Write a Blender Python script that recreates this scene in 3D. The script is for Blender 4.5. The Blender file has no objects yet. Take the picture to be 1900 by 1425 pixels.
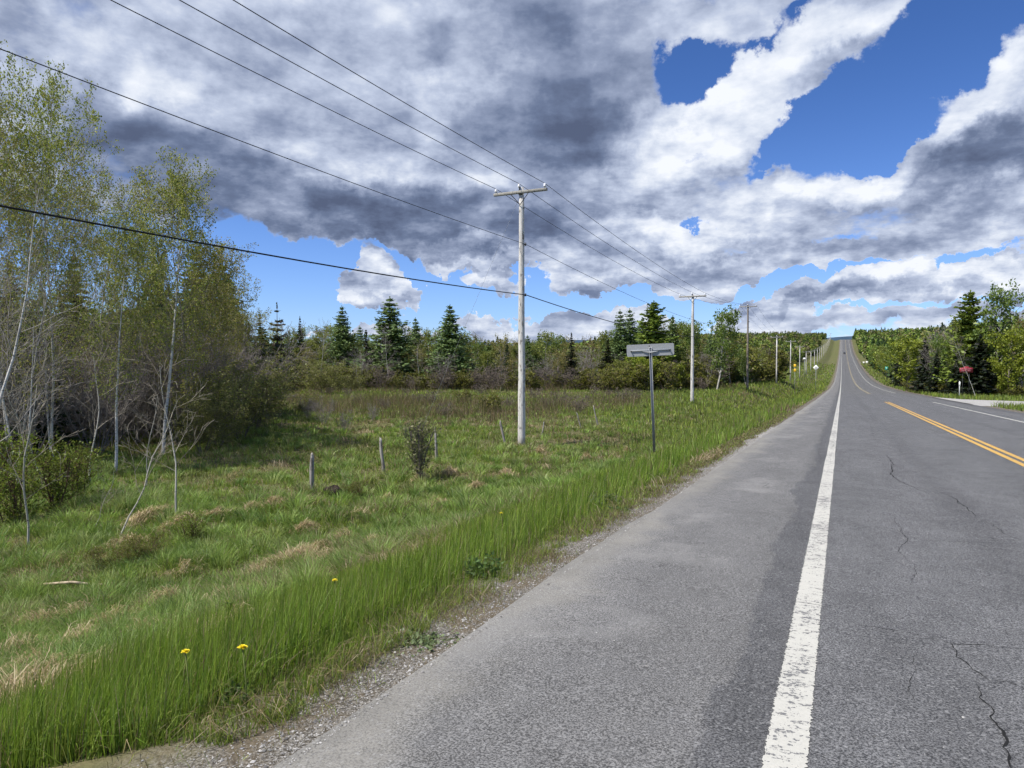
import bpy, math, random
import numpy as np
from mathutils import Vector, Matrix, Euler

sc = bpy.context.scene
COL = sc.collection
PI = math.pi
# ------------------------------------------------------------------ camera
FPX, CX, CY = 1317.0, 950.0, 712.5          # focal length and centre in photo pixels
CAM = np.array([0.2, 0.0, 1.6])
YAW, PITCH = math.radians(24.92), math.radians(-1.41)
cam_d = bpy.data.cameras.new('camera')
cam_d.sensor_width = 36.0
cam_d.lens = 36.0 * FPX / 1900.0
cam_d.clip_start = 0.05
cam_d.clip_end = 20000
cam = bpy.data.objects.new('camera', cam_d)
COL.objects.link(cam)
cam.location = CAM
cam.rotation_euler = Euler((PI / 2 + PITCH, 0, YAW), 'XYZ')
sc.camera = cam
# ------------------------------------------------------------------ exposure
sc.view_settings.view_transform = 'Standard'
sc.view_settings.look = 'None'
sc.view_settings.gamma = 1.0
sc.view_settings.exposure = 0.55
sc.view_settings.use_curve_mapping = False
sc.cycles.max_bounces = 6
sc.cycles.diffuse_bounces = 3
sc.cycles.transparent_max_bounces = 4
sc.cycles.use_adaptive_sampling = True
sc.cycles.adaptive_threshold = 0.02
sc.cycles.adaptive_min_samples = 16
# ------------------------------------------------------------------ sun
SUN_EL, SUN_AZ = math.radians(56), math.radians(-142)   # azimuth from the road direction (+Y), negative = left
sd = bpy.data.lights.new('sun', 'SUN')
sd.energy = 4.7
sd.angle = math.radians(0.6)
sd.color = (1.0, 0.955, 0.88)
sun = bpy.data.objects.new('sun', sd)
COL.objects.link(sun)
sdir = Vector((math.sin(SUN_AZ) * math.cos(SUN_EL), math.cos(SUN_AZ) * math.cos(SUN_EL), math.sin(SUN_EL)))
sun.rotation_euler = sdir.to_track_quat('Z', 'Y').to_euler()

# ------------------------------------------------------------------ geometry of the picture: rays and placing
_M = np.array(Euler((PI / 2 + PITCH, 0, YAW), 'XYZ').to_matrix())
_F = np.array([-math.sin(YAW), math.cos(YAW), 0.0])


def ray(px, py):
    d = _M @ np.array([(px - CX) / FPX, -(py - CY) / FPX, -1.0])
    return d / (d @ _F)


def pt(px, py, z):
    return CAM + ray(px, py) * z


def ang(px, py):
    d = ray(px, py)
    return math.degrees(math.atan2(d[0], d[1])), math.degrees(math.atan2(d[2], math.hypot(d[0], d[1])))


# ------------------------------------------------------------------ node helpers
class NT:
    def __init__(s, tree):
        s.t = tree
        s.n = tree.nodes
        s.l = tree.links

    def put(s, sock, v):
        if v is None:
            return
        if isinstance(v, bpy.types.NodeSocket):
            s.l.new(v, sock)
        else:
            if isinstance(v, (tuple, list)) and len(v) == 3 and sock.type == 'RGBA':
                v = (*v, 1.0)
            sock.default_value = v

    def node(s, kind, **kw):
        n = s.n.new(kind)
        for k, v in kw.items():
            setattr(n, k, v)
        return n

    def m(s, op, a, b=None, c=None, clamp=False):
        n = s.node('ShaderNodeMath', operation=op, use_clamp=clamp)
        s.put(n.inputs[0], a)
        s.put(n.inputs[1], b)
        s.put(n.inputs[2], c)
        return n.outputs[0]

    def vm(s, op, a, b=None, sc_=None):
        n = s.node('ShaderNodeVectorMath', operation=op)
        s.put(n.inputs[0], a)
        if b is not None:
            s.put(n.inputs[1], b)
        if sc_ is not None:
            s.put(n.inputs['Scale'], sc_)
        return n.outputs['Value'] if op in ('LENGTH', 'DOT_PRODUCT') else n.outputs[0]

    def sep(s, v):
        n = s.node('ShaderNodeSeparateXYZ')
        s.put(n.inputs[0], v)
        return n.outputs

    def comb(s, x=0.0, y=0.0, z=0.0):
        n = s.node('ShaderNodeCombineXYZ')
        for i, v in enumerate((x, y, z)):
            s.put(n.inputs[i], v)
        return n.outputs[0]

    def noise(s, vec, scale, detail=4, rough=0.5, dist=0.0, lac=2.0, col=False):
        n = s.node('ShaderNodeTexNoise')
        s.put(n.inputs['Vector'], vec)
        n.inputs['Scale'].default_value = scale
        n.inputs['Detail'].default_value = detail
        n.inputs['Roughness'].default_value = rough
        n.inputs['Distortion'].default_value = dist
        n.inputs['Lacunarity'].default_value = lac
        return n.outputs['Color'] if col else n.outputs['Fac']

    def rng(s, v, a, b, c=0.0, d=1.0, smooth=True):
        n = s.node('ShaderNodeMapRange')
        n.interpolation_type = 'SMOOTHSTEP' if smooth else 'LINEAR'
        s.put(n.inputs[0], v)
        for i, x in enumerate((a, b, c, d)):
            s.put(n.inputs[i + 1], x)
        return n.outputs[0]

    def mix(s, f, a, b, mode='MIX'):
        n = s.node('ShaderNodeMix', data_type='RGBA', blend_type=mode)
        s.put(n.inputs[0], f)
        s.put(n.inputs[6], a)
        s.put(n.inputs[7], b)
        return n.outputs[2]


# ------------------------------------------------------------------ world: Nishita sky with a procedural cloud cover
world = bpy.data.worlds.new('World')
sc.world = world
world.use_nodes = True
wt = NT(world.node_tree)
wt.n.clear()

# cover blobs: centre seen at (x, y) of the photograph turned to azimuth/elevation, half sizes and turn in degrees
def blob_list(raw):
    out = []
    for x, y, rx, ry, rot, amp in raw:
        a, e = ang(x, y)
        out.append((a, e, rx / 21.0, ry / 21.0, rot, amp))
    return out


COVER = blob_list([
    # holes of blue
    (1290, 122, 60, 30, 8, -1.9), (1345, 100, 55, 18, 15, -1.2), (1440, 75, 50, 13, 38, -1.3), (1500, 18, 40, 12, 40, -1.1),
    (1540, 212, 92, 50, 30, -1.9), (1640, 135, 100, 40, 32, -1.7), (1450, 258, 44, 30, 20, -1.3), (1800, 50, 72, 60, 40, -1.9), (1690, 205, 60, 32, 35, -1.4), (1870, 5, 60, 20, 0, -1.5), (1600, 250, 60, 20, 0, -1.1),
    (1290, 402, 22, 8, 0, -1.3), (1310, 262, 20, 7, 15, -0.8), (1440, 295, 40, 10, 10, -.6),
    (540, 500, 110, 44, -10, -2.2), (455, 460, 36, 22, -12, -1.5), (720, 540, 190, 62, 0, -2.4), (930, 560, 110, 70, 0, -1.6), (1010, 585, 200, 26, 3, -1.3), (480, 590, 200, 60, 0, -1.8), (780, 458, 50, 8, 0, -1.0), (700, 470, 60, 8, 0, -.8),
    (220, 570, 300, 90, 0, -2.0),
    (1150, 580, 100, 18, 0, -1.4), (1400, 530, 100, 11, 6, -1.3), (1260, 575, 60, 14, 0, -1.0), (1530, 512, 130, 12, 5, -1.9), (1740, 576, 110, 9, 0, -1.6), (1250, 556, 100, 12, 4, -1.5), (1560, 556, 60, 6, 8, -0.9), (1750, 506, 80, 8, 5, -1.4), (1340, 590, 60, 10, 0, -1.2), (1500, 440, 60, 8, 10, -0.5), (1690, 250, 60, 14, 20, -0.6),
    # clouds
    (330, 130, 700, 190, 0, 1.0), (700, 300, 330, 95, -8, 1.1), (740, 410, 150, 26, -2, 1.2), (1030, 200, 200, 190, 0, 0.9), (1420, 5, 150, 30, 10, 0.7),
    (1600, 62, 112, 48, 10, 2.1), (1420, 170, 90, 40, 42, 1.2), (1850, 88, 76, 22, 38, 1.7), (1885, 240, 120, 78, 18, 1.9), (1740, 285, 90, 26, 14, 1.3), (1660, 305, 190, 26, 0, 0.9),
    (1290, 310, 180, 80, 12, 0.42), (1622, 234, 28, 9, 12, 2.1),
    (1500, 405, 420, 66, 6, 0.62), (1120, 480, 110, 44, -4, 1.4), (1130, 545, 80, 8, 0, .9), (1300, 490, 190, 22, 6, 0.9),
    (690, 532, 76, 22, 0, 5.4), (706, 498, 34, 28, 0, 4.0), (650, 525, 30, 18, 0, 2.6), (872, 450, 90, 20, 6, 4.2), (880, 490, 80, 14, 0, 3.6), (905, 528, 60, 16, 0, 4.2), (571, 523, 9, 4, 0, 3.6), (960, 470, 50, 16, 0, 1.2),
    (900, 592, 38, 18, 0, 2.7), (930, 612, 60, 14, 0, 2.2), (1050, 606, 66, 12, 0, 2.3), (700, 600, 44, 14, 0, 2.3), (1388, 556, 24, 12, 0, 2.8), (1475, 558, 46, 15, 8, 2.4), (1600, 532, 60, 18, 10, 2.4), (1660, 515, 30, 14, 6, 1.6), (1560, 568, 130, 7, 5, 1.7),
    (1480, 600, 500, 22, 0, 0.7), (860, 610, 380, 17, 0, 2.3), (960, 596, 60, 16, 0, 1.0), (1130, 590, 100, 16, 0, 1.0), (680, 598, 40, 12, 0, 0.8), (1200, 580, 200, 20, 0, 0.6),
    (1840, 542, 100, 20, 4, 1.9), (1520, 608, 230, 9, 0, 1.8), (1650, 478, 260, 26, 5, 0.6), (1250, 600, 90, 12, 0, 2.2), (1800, 480, 200, 44, 4, 0.9), (1760, 600, 160, 10, 0, 1.4), (1250, 620, 200, 8, 0, 1.6), (600, 615, 160, 8, 0, 1.6), (1330, 545, 60, 7, 0, 1.2),
])
DARK = blob_list([
    (800, 400, 170, 48, -4, 0.66), (640, 375, 80, 36, -6, 0.25), (400, 350, 190, 60, -28, 0.46), (960, 130, 150, 90, -20, 0.4), (1070, 320, 100, 84, 0, 0.48), (1130, 130, 100, 100, 0, 0.3), (120, 330, 200, 120, 0, 0.14),
    (600, 200, 200, 90, 0, 0.1), (1870, 285, 110, 40, 10, 0.8), (1600, 105, 80, 22, 8, 0.42), (60, 30, 160, 50, 0, 0.2), (420, 60, 120, 30, 0, 0.12), (330, 400, 120, 30, -20, 0.2),
    (230, 95, 90, 42, 6, -0.34), (860, 100, 40, 44, 60, -0.28), (780, 180, 36, 36, 0, -0.24), (1190, 300, 120, 44, 35, -0.26), (1400, 170, 90, 44, 35, -0.24), (1280, 270, 90, 30, 25, -0.2), (1640, 40, 70, 20, 0, -0.2), (1800, 190, 60, 26, 50, -0.3),
    (1230, 482, 160, 15.6, 4, 0.165), (1560, 470, 260, 15.6, 2, 0.132), (1500, 385, 90, 15.6, 8, 0.11), (1100, 540, 90, 15.6, 0, 0.22), (690, 546, 55, 7.8, 0, 0.303), (880, 504, 64, 6.5, 0, 0.248), (905, 541, 42, 6.5, 0, 0.22), (870, 472, 76, 6.5, 4, 0.22), (1600, 549, 66, 6.5, 6, 0.253), (1470, 572, 44, 6.5, 4, 0.22), (1750, 430, 150, 20, 0, 0.15), (1390, 566, 24, 5.2, 0, 0.22), (1840, 562, 90, 7.8, 0, 0.165),
    (1560, 330, 110, 16, 6, -0.26), (1230, 420, 60, 18, 0, -0.28), (1330, 445, 70, 12, 5, -0.24), (1700, 350, 60, 12, 10, -0.2), (1780, 530, 70, 9, 4, -0.28), (700, 498, 40, 16, 0, -0.3), (1610, 518, 56, 9, 8, -0.3), (870, 445, 64, 8, 4, -0.25), (905, 585, 40, 12, 0, -0.2),
])

grp = bpy.data.node_groups.new('cloud_billows', 'ShaderNodeTree')
grp.interface.new_socket('Dir', in_out='INPUT', socket_type='NodeSocketVector')
grp.interface.new_socket('Billow', in_out='OUTPUT', socket_type='NodeSocketFloat')
g = NT(grp)
gi = g.node('NodeGroupInput')
go = g.node('NodeGroupOutput')
dv = gi.outputs[0]
x0, y0, z0 = g.sep(dv)
# flat cloud deck seen in perspective
den = g.m('ADD', g.m('MAXIMUM', z0, 0.0), 0.13)
q = g.comb(g.m('DIVIDE', x0, den), g.m('DIVIDE', y0, den), 3.7)
nA = g.noise(q, 1.7, 6, 0.50, 0.0)
# billowing in view of the horizon
dst = g.vm('MULTIPLY', dv, (1.0, 1.0, 1.8))
nB = g.noise(dst, 7.0, 9, 0.60, 0.0)
# rounded heads of cumulus
wv = g.vm('ADD', g.vm('MULTIPLY', dv, (1.0, 1.0, 1.5)), g.vm('SCALE', g.vm('SUBTRACT', g.noise(dv, 9.0, 4, 0.6, col=True), (0.5, 0.5, 0.5)), sc_=0.10))
vr = g.node('ShaderNodeTexVoronoi')
g.put(vr.inputs['Vector'], wv)
vr.inputs['Scale'].default_value = 8.5
vr.inputs['Detail'].default_value = 3.0
vr.inputs['Roughness'].default_value = 0.55
vr.normalize = True
puff = g.m('SUBTRACT', 0.32, vr.outputs['Distance'])
nC = g.noise(g.vm('MULTIPLY', dv, (1.0, 1.0, 2.5)), 15.0, 6, 0.62, 0.0)
low = g.rng(z0, 0.44, 0.08, 0.55, 2.9)
noi = g.m('ADD', g.m('MULTIPLY', g.m('SUBTRACT', nA, 0.5), 1.9), g.m('MULTIPLY', g.m('SUBTRACT', nB, 0.5), g.rng(z0, 0.25, 0.05, 2.6, 1.6)))
noi = g.m('ADD', noi, g.m('MULTIPLY', g.m('SUBTRACT', nC, 0.5), low))
noi = g.m('ADD', g.m('MULTIPLY', noi, 0.80), g.m('MULTIPLY', puff, 1.7))
g.put(go.inputs[0], noi)

g = wt
tc = wt.node('ShaderNodeTexCoord')
D0 = tc.outputs['Generated']
wob = g.noise(D0, 6.0, 7, 0.62, col=True)
wob = g.vm('SUBTRACT', wob, (0.5, 0.5, 0.5))
dw = g.vm('ADD', D0, g.vm('SCALE', wob, sc_=0.20))
x_, y_, z_ = g.sep(dw)
az = g.m('MULTIPLY', g.m('ARCTAN2', x_, y_), 180 / PI)
el = g.m('MULTIPLY', z_, 180 / PI)


def blobs(lst, tot=None):
    for a, e, rx, ry, rot, amp in lst:
        e = math.degrees(math.sin(math.radians(e)))
        c_, s_ = math.cos(math.radians(rot)), math.sin(math.radians(rot))
        ae = g.comb(az, el, 1.0) if tot is None else g.comb(az, el, g.m('MULTIPLY_ADD', tot, 0.0, 1.0))
        u = g.vm('DOT_PRODUCT', ae, (c_ / rx, s_ / rx, -(a * c_ + e * s_) / rx))
        v = g.vm('DOT_PRODUCT', ae, (-s_ / ry, c_ / ry, -(-a * s_ + e * c_) / ry))
        r2 = g.m('MULTIPLY_ADD', u, u, g.m('MULTIPLY', v, v))
        w = g.rng(r2, 0.0, 2.6, amp, 0.0)
        tot = w if tot is None else g.m('ADD', tot, w)
    return tot


cover = blobs(COVER)
dark = blobs(DARK, g.m('MULTIPLY', cover, 0.0))


def billow(vec):
    n = wt.node('ShaderNodeGroup')
    n.node_tree = grp
    wt.put(n.inputs[0], vec)
    return n.outputs[0]


n0 = billow(D0)
n1 = billow(wt.vm('ADD', D0, (-0.010, -0.005, 0.020)))
rho = wt.m('ADD', n0, cover)
zc = wt.sep(D0)[2]
mask = wt.rng(rho, wt.rng(zc, 0.08, 0.25, 0.0, -0.22), wt.rng(zc, 0.08, 0.25, 0.40, 0.80))
mask = wt.m('MULTIPLY', mask, wt.rng(zc, -0.02, 0.02))
edge = wt.m('MULTIPLY', wt.m('SUBTRACT', n0, n1), 0.38)
thin = wt.rng(rho, 0.65, 0.05, 0.0, 0.15)
lit = wt.m('ADD', wt.m('MAXIMUM', wt.m('MINIMUM', edge, 0.30), -0.24), 0.66)
lit = wt.m('ADD', lit, thin)
lit = wt.m('SUBTRACT', lit, wt.m('MULTIPLY', dark, 0.68))
lit = wt.m('ADD', lit, wt.m('MULTIPLY', n0, 0.10), clamp=True)
ramp = wt.node('ShaderNodeValToRGB')
wt.put(ramp.inputs[0], lit)
cr = ramp.color_ramp
cr.interpolation = 'LINEAR'
cr.elements[0].position = 0.0
cr.elements[0].color = (0.68, 0.88, 1.48, 1)
cr.elements[1].position = 1.0
cr.elements[1].color = (6.4, 6.64, 7.12, 1)
for p, c in ((0.22, (1.08, 1.4, 2.24, 1)), (0.45, (2.08, 2.48, 3.52, 1)), (0.68, (3.68, 4.16, 5.28, 1)), (0.84, (5.12, 5.52, 6.32, 1))):
    e_ = cr.elements.new(p)
    e_.color = c
sky = wt.node('ShaderNodeTexSky', sky_type='NISHITA')
sky.sun_disc = False
sky.sun_elevation = SUN_EL
sky.sun_rotation = SUN_AZ
sky.altitude = 300
sky.air_density = 1.0
sky.dust_density = 0.3
sky.ozone_density = 2.2
hor = wt.rng(zc, 0.0, 0.42)
tint = wt.mix(hor, (0.60, 0.76, 1.16), (0.34, 0.52, 0.86))
skyc = wt.mix(1.0, sky.outputs[0], tint, 'MULTIPLY')
allc = wt.mix(mask, skyc, ramp.outputs[0])
bg = wt.node('ShaderNodeBackground')
wt.put(bg.inputs[0], allc)
bg.inputs[1].default_value = 0.1
wo = wt.node('ShaderNodeOutputWorld')
wt.l.new(bg.outputs[0], wo.inputs[0])
world.cycles.sampling_method = 'MANUAL'
world.cycles.sample_map_resolution = 512

# ------------------------------------------------------------------ lie of the land
_ks = [-400, -120, -40, 0, 78, 150, 210, 270, 330, 400, 520, 668, 800, 900, 950, 1010, 1100, 1400, 4000]
_kz = [6, 2.2, 0.8, 0, -1.55, -2.75, -3.1, -2.5, -1.1, 1.2, 5.9, 12.8, 21.5, 30.5, 34.3, 36.2, 33, 12, 0]
_ts = np.arange(-420, 4001, 1.0)
_tz = np.interp(_ts, _ks, _kz)
_k = np.hanning(61)
_k /= _k.sum()
_tz = np.convolve(np.pad(_tz, 30, mode='edge'), _k, mode='valid')
_tz -= np.interp(0, _ts, _tz)


def R(s):
    return np.interp(s, _ts, _tz)


def sst(x, a, b):
    t = np.clip((x - a) / (b - a), 0, 1)
    return t * t * (3 - 2 * t)


def vnoise(x, y, scale, seed=0):
    x = np.asarray(x, float) * scale + 1000.3
    y = np.asarray(y, float) * scale + 1000.7
    xi = np.floor(x).astype(np.int64)
    yi = np.floor(y).astype(np.int64)
    fx = x - xi
    fy = y - yi
    fx = fx * fx * (3 - 2 * fx)
    fy = fy * fy * (3 - 2 * fy)

    def h(a, b):
        n = (a * 374761393 + b * 668265263 + seed * 1442695041) & 0x7fffffff
        n = ((n ^ (n >> 13)) * 1274126177) & 0x7fffffff
        return ((n ^ (n >> 16)) & 0xffff) / 65535.0
    a = h(xi, yi) * (1 - fx) + h(xi + 1, yi) * fx
    b = h(xi, yi + 1) * (1 - fx) + h(xi + 1, yi + 1) * fx
    return a * (1 - fy) + b * fy


def fbm(x, y, scale, seed=0, o=3):
    t = 0
    a = 0.5
    for i in range(o):
        t = t + a * vnoise(x, y, scale * 2 ** i, seed + i)
        a *= 0.5
    return t / (1 - 0.5 ** o)


_lu = [-14, -10, -8, -6, -4.2, -2.6, -1.92, -1.8]
_lz = [-1.15, -1.30, -1.34, -1.0, -0.45, -0.09, -0.035, -0.05]
_ru = [9.0, 9.2, 10, 12, 15, 20]
_rz = [-0.05, -0.035, -0.08, -0.16, -0.14, -0.10]


def H(u, s):
    u = np.asarray(u, float)
    s = np.asarray(s, float)
    r = R(s)
    side = np.where(u < 3, np.interp(u, _lu, _lz), np.interp(u, _ru, _rz))
    near = r + side
    F = -1.68 + (r + 0.5 + 1.68) * sst(s, 110, 260)
    F = F + 0.25 * sst(-u, 30, 120)
    wl = sst(-u, 7.5, 13)
    z = near * (1 - wl) + F * wl
    # hills fall away from the road's ridge
    hill = np.maximum(r, 0) * sst(s, 250, 500)
    z = z - hill * 0.75 * sst(-u, 170, 620) - hill * 0.6 * sst(u, 500, 1200) + 11.0 * sst(u, 25, 260) * sst(s, 330, 800)
    amp = sst(-u, 4.5, 9) + 0.5 * sst(u, 14, 30)
    b = (fbm(u, s, 0.22, 5) - 0.5) * 0.46 + (vnoise(u, s, 0.9, 8) - 0.5) * 0.20 * sst(-s, -70, -30)
    return z + amp * b


def hgt(p):
    return float(H(p[0], p[1]))


# ------------------------------------------------------------------ mesh helpers
def link(o, parent=None):
    COL.objects.link(o)
    if parent is not None:
        o.parent = parent
    return o


def tag(o, label=None, cat=None, group=None, kind=None):
    if label:
        o['label'] = label
    if cat:
        o['category'] = cat
    if group:
        o['group'] = group
    if kind:
        o['kind'] = kind
    return o


def quad_mesh(name, V, Q, mat=None, col=None, parent=None, smooth=False, me_only=False):
    me = bpy.data.meshes.new(name)
    V = np.ascontiguousarray(V, np.float32)
    Q = np.ascontiguousarray(Q, np.int32)
    me.vertices.add(len(V))
    me.vertices.foreach_set('co', V.ravel())
    me.loops.add(Q.size)
    me.loops.foreach_set('vertex_index', Q.ravel())
    me.polygons.add(len(Q))
    me.polygons.foreach_set('loop_start', np.arange(0, Q.size, Q.shape[1], dtype=np.int32))
    if col is not None:
        at = me.attributes.new('col', 'FLOAT_COLOR', 'FACE')
        c4 = np.ones((len(Q), 4), np.float32)
        c4[:, :3] = col
        at.data.foreach_set('color', c4.ravel())
    if mat:
        me.materials.append(mat)
    me.update(calc_edges=True)
    if smooth:
        me.polygons.foreach_set('use_smooth', np.ones(len(Q), bool))
    if me_only:
        return me
    return link(bpy.data.objects.new(name, me), parent)


class MB:
    """collects quads from several shapes into one mesh"""

    def __init__(s):
        s.V, s.Q, s.C, s.n = [], [], [], 0

    def add(s, V, Q, col=None):
        V = np.asarray(V, float).reshape(-1, 3)
        Q = np.asarray(Q, int)
        s.V.append(V)
        s.Q.append(Q + s.n)
        if col is not None:
            s.C.append(np.broadcast_to(np.asarray(col, float), (len(Q), 3)))
        s.n += len(V)

    def tubes(s, P0, P1, R0, R1, sides=3, col=None):
        P0 = np.asarray(P0, float).reshape(-1, 3)
        P1 = np.asarray(P1, float).reshape(-1, 3)
        n = len(P0)
        R0 = np.broadcast_to(R0, (n,))
        R1 = np.broadcast_to(R1, (n,))
        d = P1 - P0
        d /= np.linalg.norm(d, axis=1, keepdims=True) + 1e-9
        ref = np.where(np.abs(d[:, 2:3]) > 0.9, np.array([[1.0, 0, 0]]), np.array([[0, 0, 1.0]]))
        a = np.cross(d, ref)
        a /= np.linalg.norm(a, axis=1, keepdims=True) + 1e-9
        b = np.cross(d, a)
        th = np.arange(sides) * 2 * PI / sides
        ring = a[:, None, :] * np.cos(th)[None, :, None] + b[:, None, :] * np.sin(th)[None, :, None]
        V0 = P0[:, None, :] + ring * R0[:, None, None]
        V1 = P1[:, None, :] + ring * R1[:, None, None]
        V = np.concatenate([V0, V1], 1).reshape(-1, 3)
        i = np.arange(sides)
        j = (i + 1) % sides
        q = np.stack([i, j, j + sides, i + sides], 1)
        Q = (np.arange(n) * 2 * sides)[:, None, None] + q[None]
        if col is not None and np.ndim(col) == 2:
            col = np.repeat(col, sides, 0)
        s.add(V, Q.reshape(-1, 4), col)

    def polytube(s, pts, rad, sides=10, col=None, cap=True):
        pts = np.asarray(pts, float)
        n = len(pts)
        rad = np.broadcast_to(rad, (n,))
        t = np.gradient(pts, axis=0)
        t /= np.linalg.norm(t, axis=1, keepdims=True)
        ref = np.array([0, 0, 1.0]) if abs(t[0][2]) < 0.9 else np.array([0, 1.0, 0])
        th = np.arange(sides) * 2 * PI / sides
        V = []
        for k in range(n):
            a = np.cross(t[k], ref)
            a /= np.linalg.norm(a)
            b = np.cross(t[k], a)
            V.append(pts[k] + (a[None] * np.cos(th)[:, None] + b[None] * np.sin(th)[:, None]) * rad[k])
        if cap:
            V = [pts[:1] + (V[0] - pts[0]) * 0.01] + V + [pts[-1:] + (V[-1] - pts[-1]) * 0.01]
        m = len(V)
        V = np.concatenate(V)
        i = np.arange(sides)
        j = (i + 1) % sides
        q = np.stack([i, j, j + sides, i + sides], 1)
        Q = ((np.arange(m - 1) * sides)[:, None, None] + q[None]).reshape(-1, 4)
        s.add(V, Q, col)

    def box(s, c, size, rot=None, bev=0.0, col=None):
        x, y, z = np.asarray(size, float) / 2
        b = min(bev, x * .45, y * .45, z * .45)
        if b <= 0:
            V = np.array([[i, j, k] for i in (-x, x) for j in (-y, y) for k in (-z, z)])
            Q = [[0, 1, 3, 2], [4, 6, 7, 5], [0, 4, 5, 1], [2, 3, 7, 6], [0, 2, 6, 4], [1, 5, 7, 3]]
            V = V @ (np.array(rot).T if rot is not None else np.eye(3)) + np.asarray(c, float)
            s.add(V, Q, col)
            return
        bm_ = []
        # chamfered box as stacked rings (vertical bevels and rounded rims)
        def ring(xx, yy, zz, cc):
            return [[-xx + cc, -yy, zz], [xx - cc, -yy, zz], [xx, -yy + cc, zz], [xx, yy - cc, zz],
                    [xx - cc, yy, zz], [-xx + cc, yy, zz], [-xx, yy - cc, zz], [-xx, -yy + cc, zz]]
        rings = [ring(x * .01, y * .01, -z, 0), ring(x - b, y - b, -z, b * .5), ring(x, y, -z + b, b), ring(x, y, z - b, b), ring(x - b, y - b, z, b * .5), ring(x * .01, y * .01, z, 0)]
        V = np.array([p for r_ in rings for p in r_])
        Q = [[r * 8 + i, r * 8 + (i + 1) % 8, (r + 1) * 8 + (i + 1) % 8, (r + 1) * 8 + i] for r in range(5) for i in range(8)]
        V = V @ (np.array(rot).T if rot is not None else np.eye(3)) + np.asarray(c, float)
        s.add(V, Q, col)

    def leaves(s, P, size, rng, col, flat=0.0, aspect=1.5, dirs=None):
        """one small folded diamond per point"""
        n = len(P)
        size = np.broadcast_to(size, (n,))
        a = rng.normal(size=(n, 3)) if dirs is None else dirs + rng.normal(size=(n, 3)) * 0.35
        a /= np.linalg.norm(a, axis=1, keepdims=True)
        r = rng.normal(size=(n, 3))
        r[:, 2] += flat
        b = np.cross(a, r)
        b /= np.linalg.norm(b, axis=1, keepdims=True) + 1e-9
        L = a * (size * aspect * 0.5)[:, None]
        W = b * (size * 0.5)[:, None]
        V = np.stack([P - L, P + W - L * 0.1, P + L, P - W - L * 0.1], 1).reshape(-1, 3)
        Q = np.arange(n * 4).reshape(-1, 4)
        s.add(V, Q, col)

    def build(s, name, mat, parent=None, smooth=False, me_only=False):
        V = np.concatenate(s.V)
        Q = np.concatenate(s.Q)
        C = np.concatenate(s.C) if s.C else None
        return quad_mesh(name, V, Q, mat, C, parent, smooth, me_only)


def empty(name, loc=(0, 0, 0), rz=0.0):
    o = bpy.data.objects.new(name, None)
    o.empty_display_size = 0.3
    o.location = loc
    o.rotation_euler = (0, 0, rz)
    return link(o)


def copy_tree(root):
    c = root.copy()
    COL.objects.link(c)
    for ch in list(root.children):
        d = ch.copy()
        COL.objects.link(d)
        d.parent = c
        for gch in list(ch.children):
            e = gch.copy()
            COL.objects.link(e)
            e.parent = d
    return c


# ------------------------------------------------------------------ materials
def new_mat(name):
    m = bpy.data.materials.new(name)
    m.use_nodes = True
    t = NT(m.node_tree)
    t.n.clear()
    out = t.node('ShaderNodeOutputMaterial')
    return m, t, out


def principled(t, out, col, rough=0.8, metal=0.0, spec=0.3, bump=None, bstr=0.3, bdist=0.01):
    p = t.node('ShaderNodeBsdfPrincipled')
    t.put(p.inputs['Base Color'], col)
    t.put(p.inputs['Roughness'], rough)
    p.inputs['Metallic'].default_value = metal
    p.inputs['Specular IOR Level'].default_value = spec
    if bump is not None:
        b = t.node('ShaderNodeBump')
        b.inputs['Strength'].default_value = bstr
        b.inputs['Distance'].default_value = bdist
        t.put(b.inputs['Height'], bump)
        t.l.new(b.outputs[0], p.inputs['Normal'])
    t.l.new(p.outputs[0], out.inputs[0])
    return p


def mat_leaf(name, trans=0.35, vary=0.25, gloss=True):
    m, t, out = new_mat(name)
    at = t.node('ShaderNodeAttribute', attribute_name='col')
    oi = t.node('ShaderNodeObjectInfo')
    v = t.m('MULTIPLY_ADD', oi.outputs['Random'], vary, 1.0 - vary / 2)
    hs = t.node('ShaderNodeHueSaturation')
    t.put(hs.inputs['Hue'], t.m('MULTIPLY_ADD', oi.outputs['Random'], vary * 0.06, 0.5 - vary * 0.03))
    t.put(hs.inputs['Value'], v)
    t.put(hs.inputs['Color'], at.outputs['Color'])
    c = hs.outputs[0]
    df = t.node('ShaderNodeBsdfDiffuse')
    t.put(df.inputs[0], c)
    tr = t.node('ShaderNodeBsdfTranslucent')
    t.put(tr.inputs[0], t.mix(0.35, c, (0.20, 0.26, 0.03)) if gloss else c)
    mx = t.node('ShaderNodeMixShader')
    mx.inputs[0].default_value = trans
    t.l.new(df.outputs[0], mx.inputs[1])
    t.l.new(tr.outputs[0], mx.inputs[2])
    last = mx.outputs[0]
    if gloss:
        gl = t.node('ShaderNodeBsdfGlossy')
        gl.inputs['Roughness'].default_value = 0.45
        gl.inputs['Color'].default_value = (0.6, 0.62, 0.6, 1)
        m2 = t.node('ShaderNodeMixShader')
        m2.inputs[0].default_value = 0.025
        t.l.new(last, m2.inputs[1])
        t.l.new(gl.outputs[0], m2.inputs[2])
        last = m2.outputs[0]
    t.l.new(last, out.inputs[0])
    return m


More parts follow.
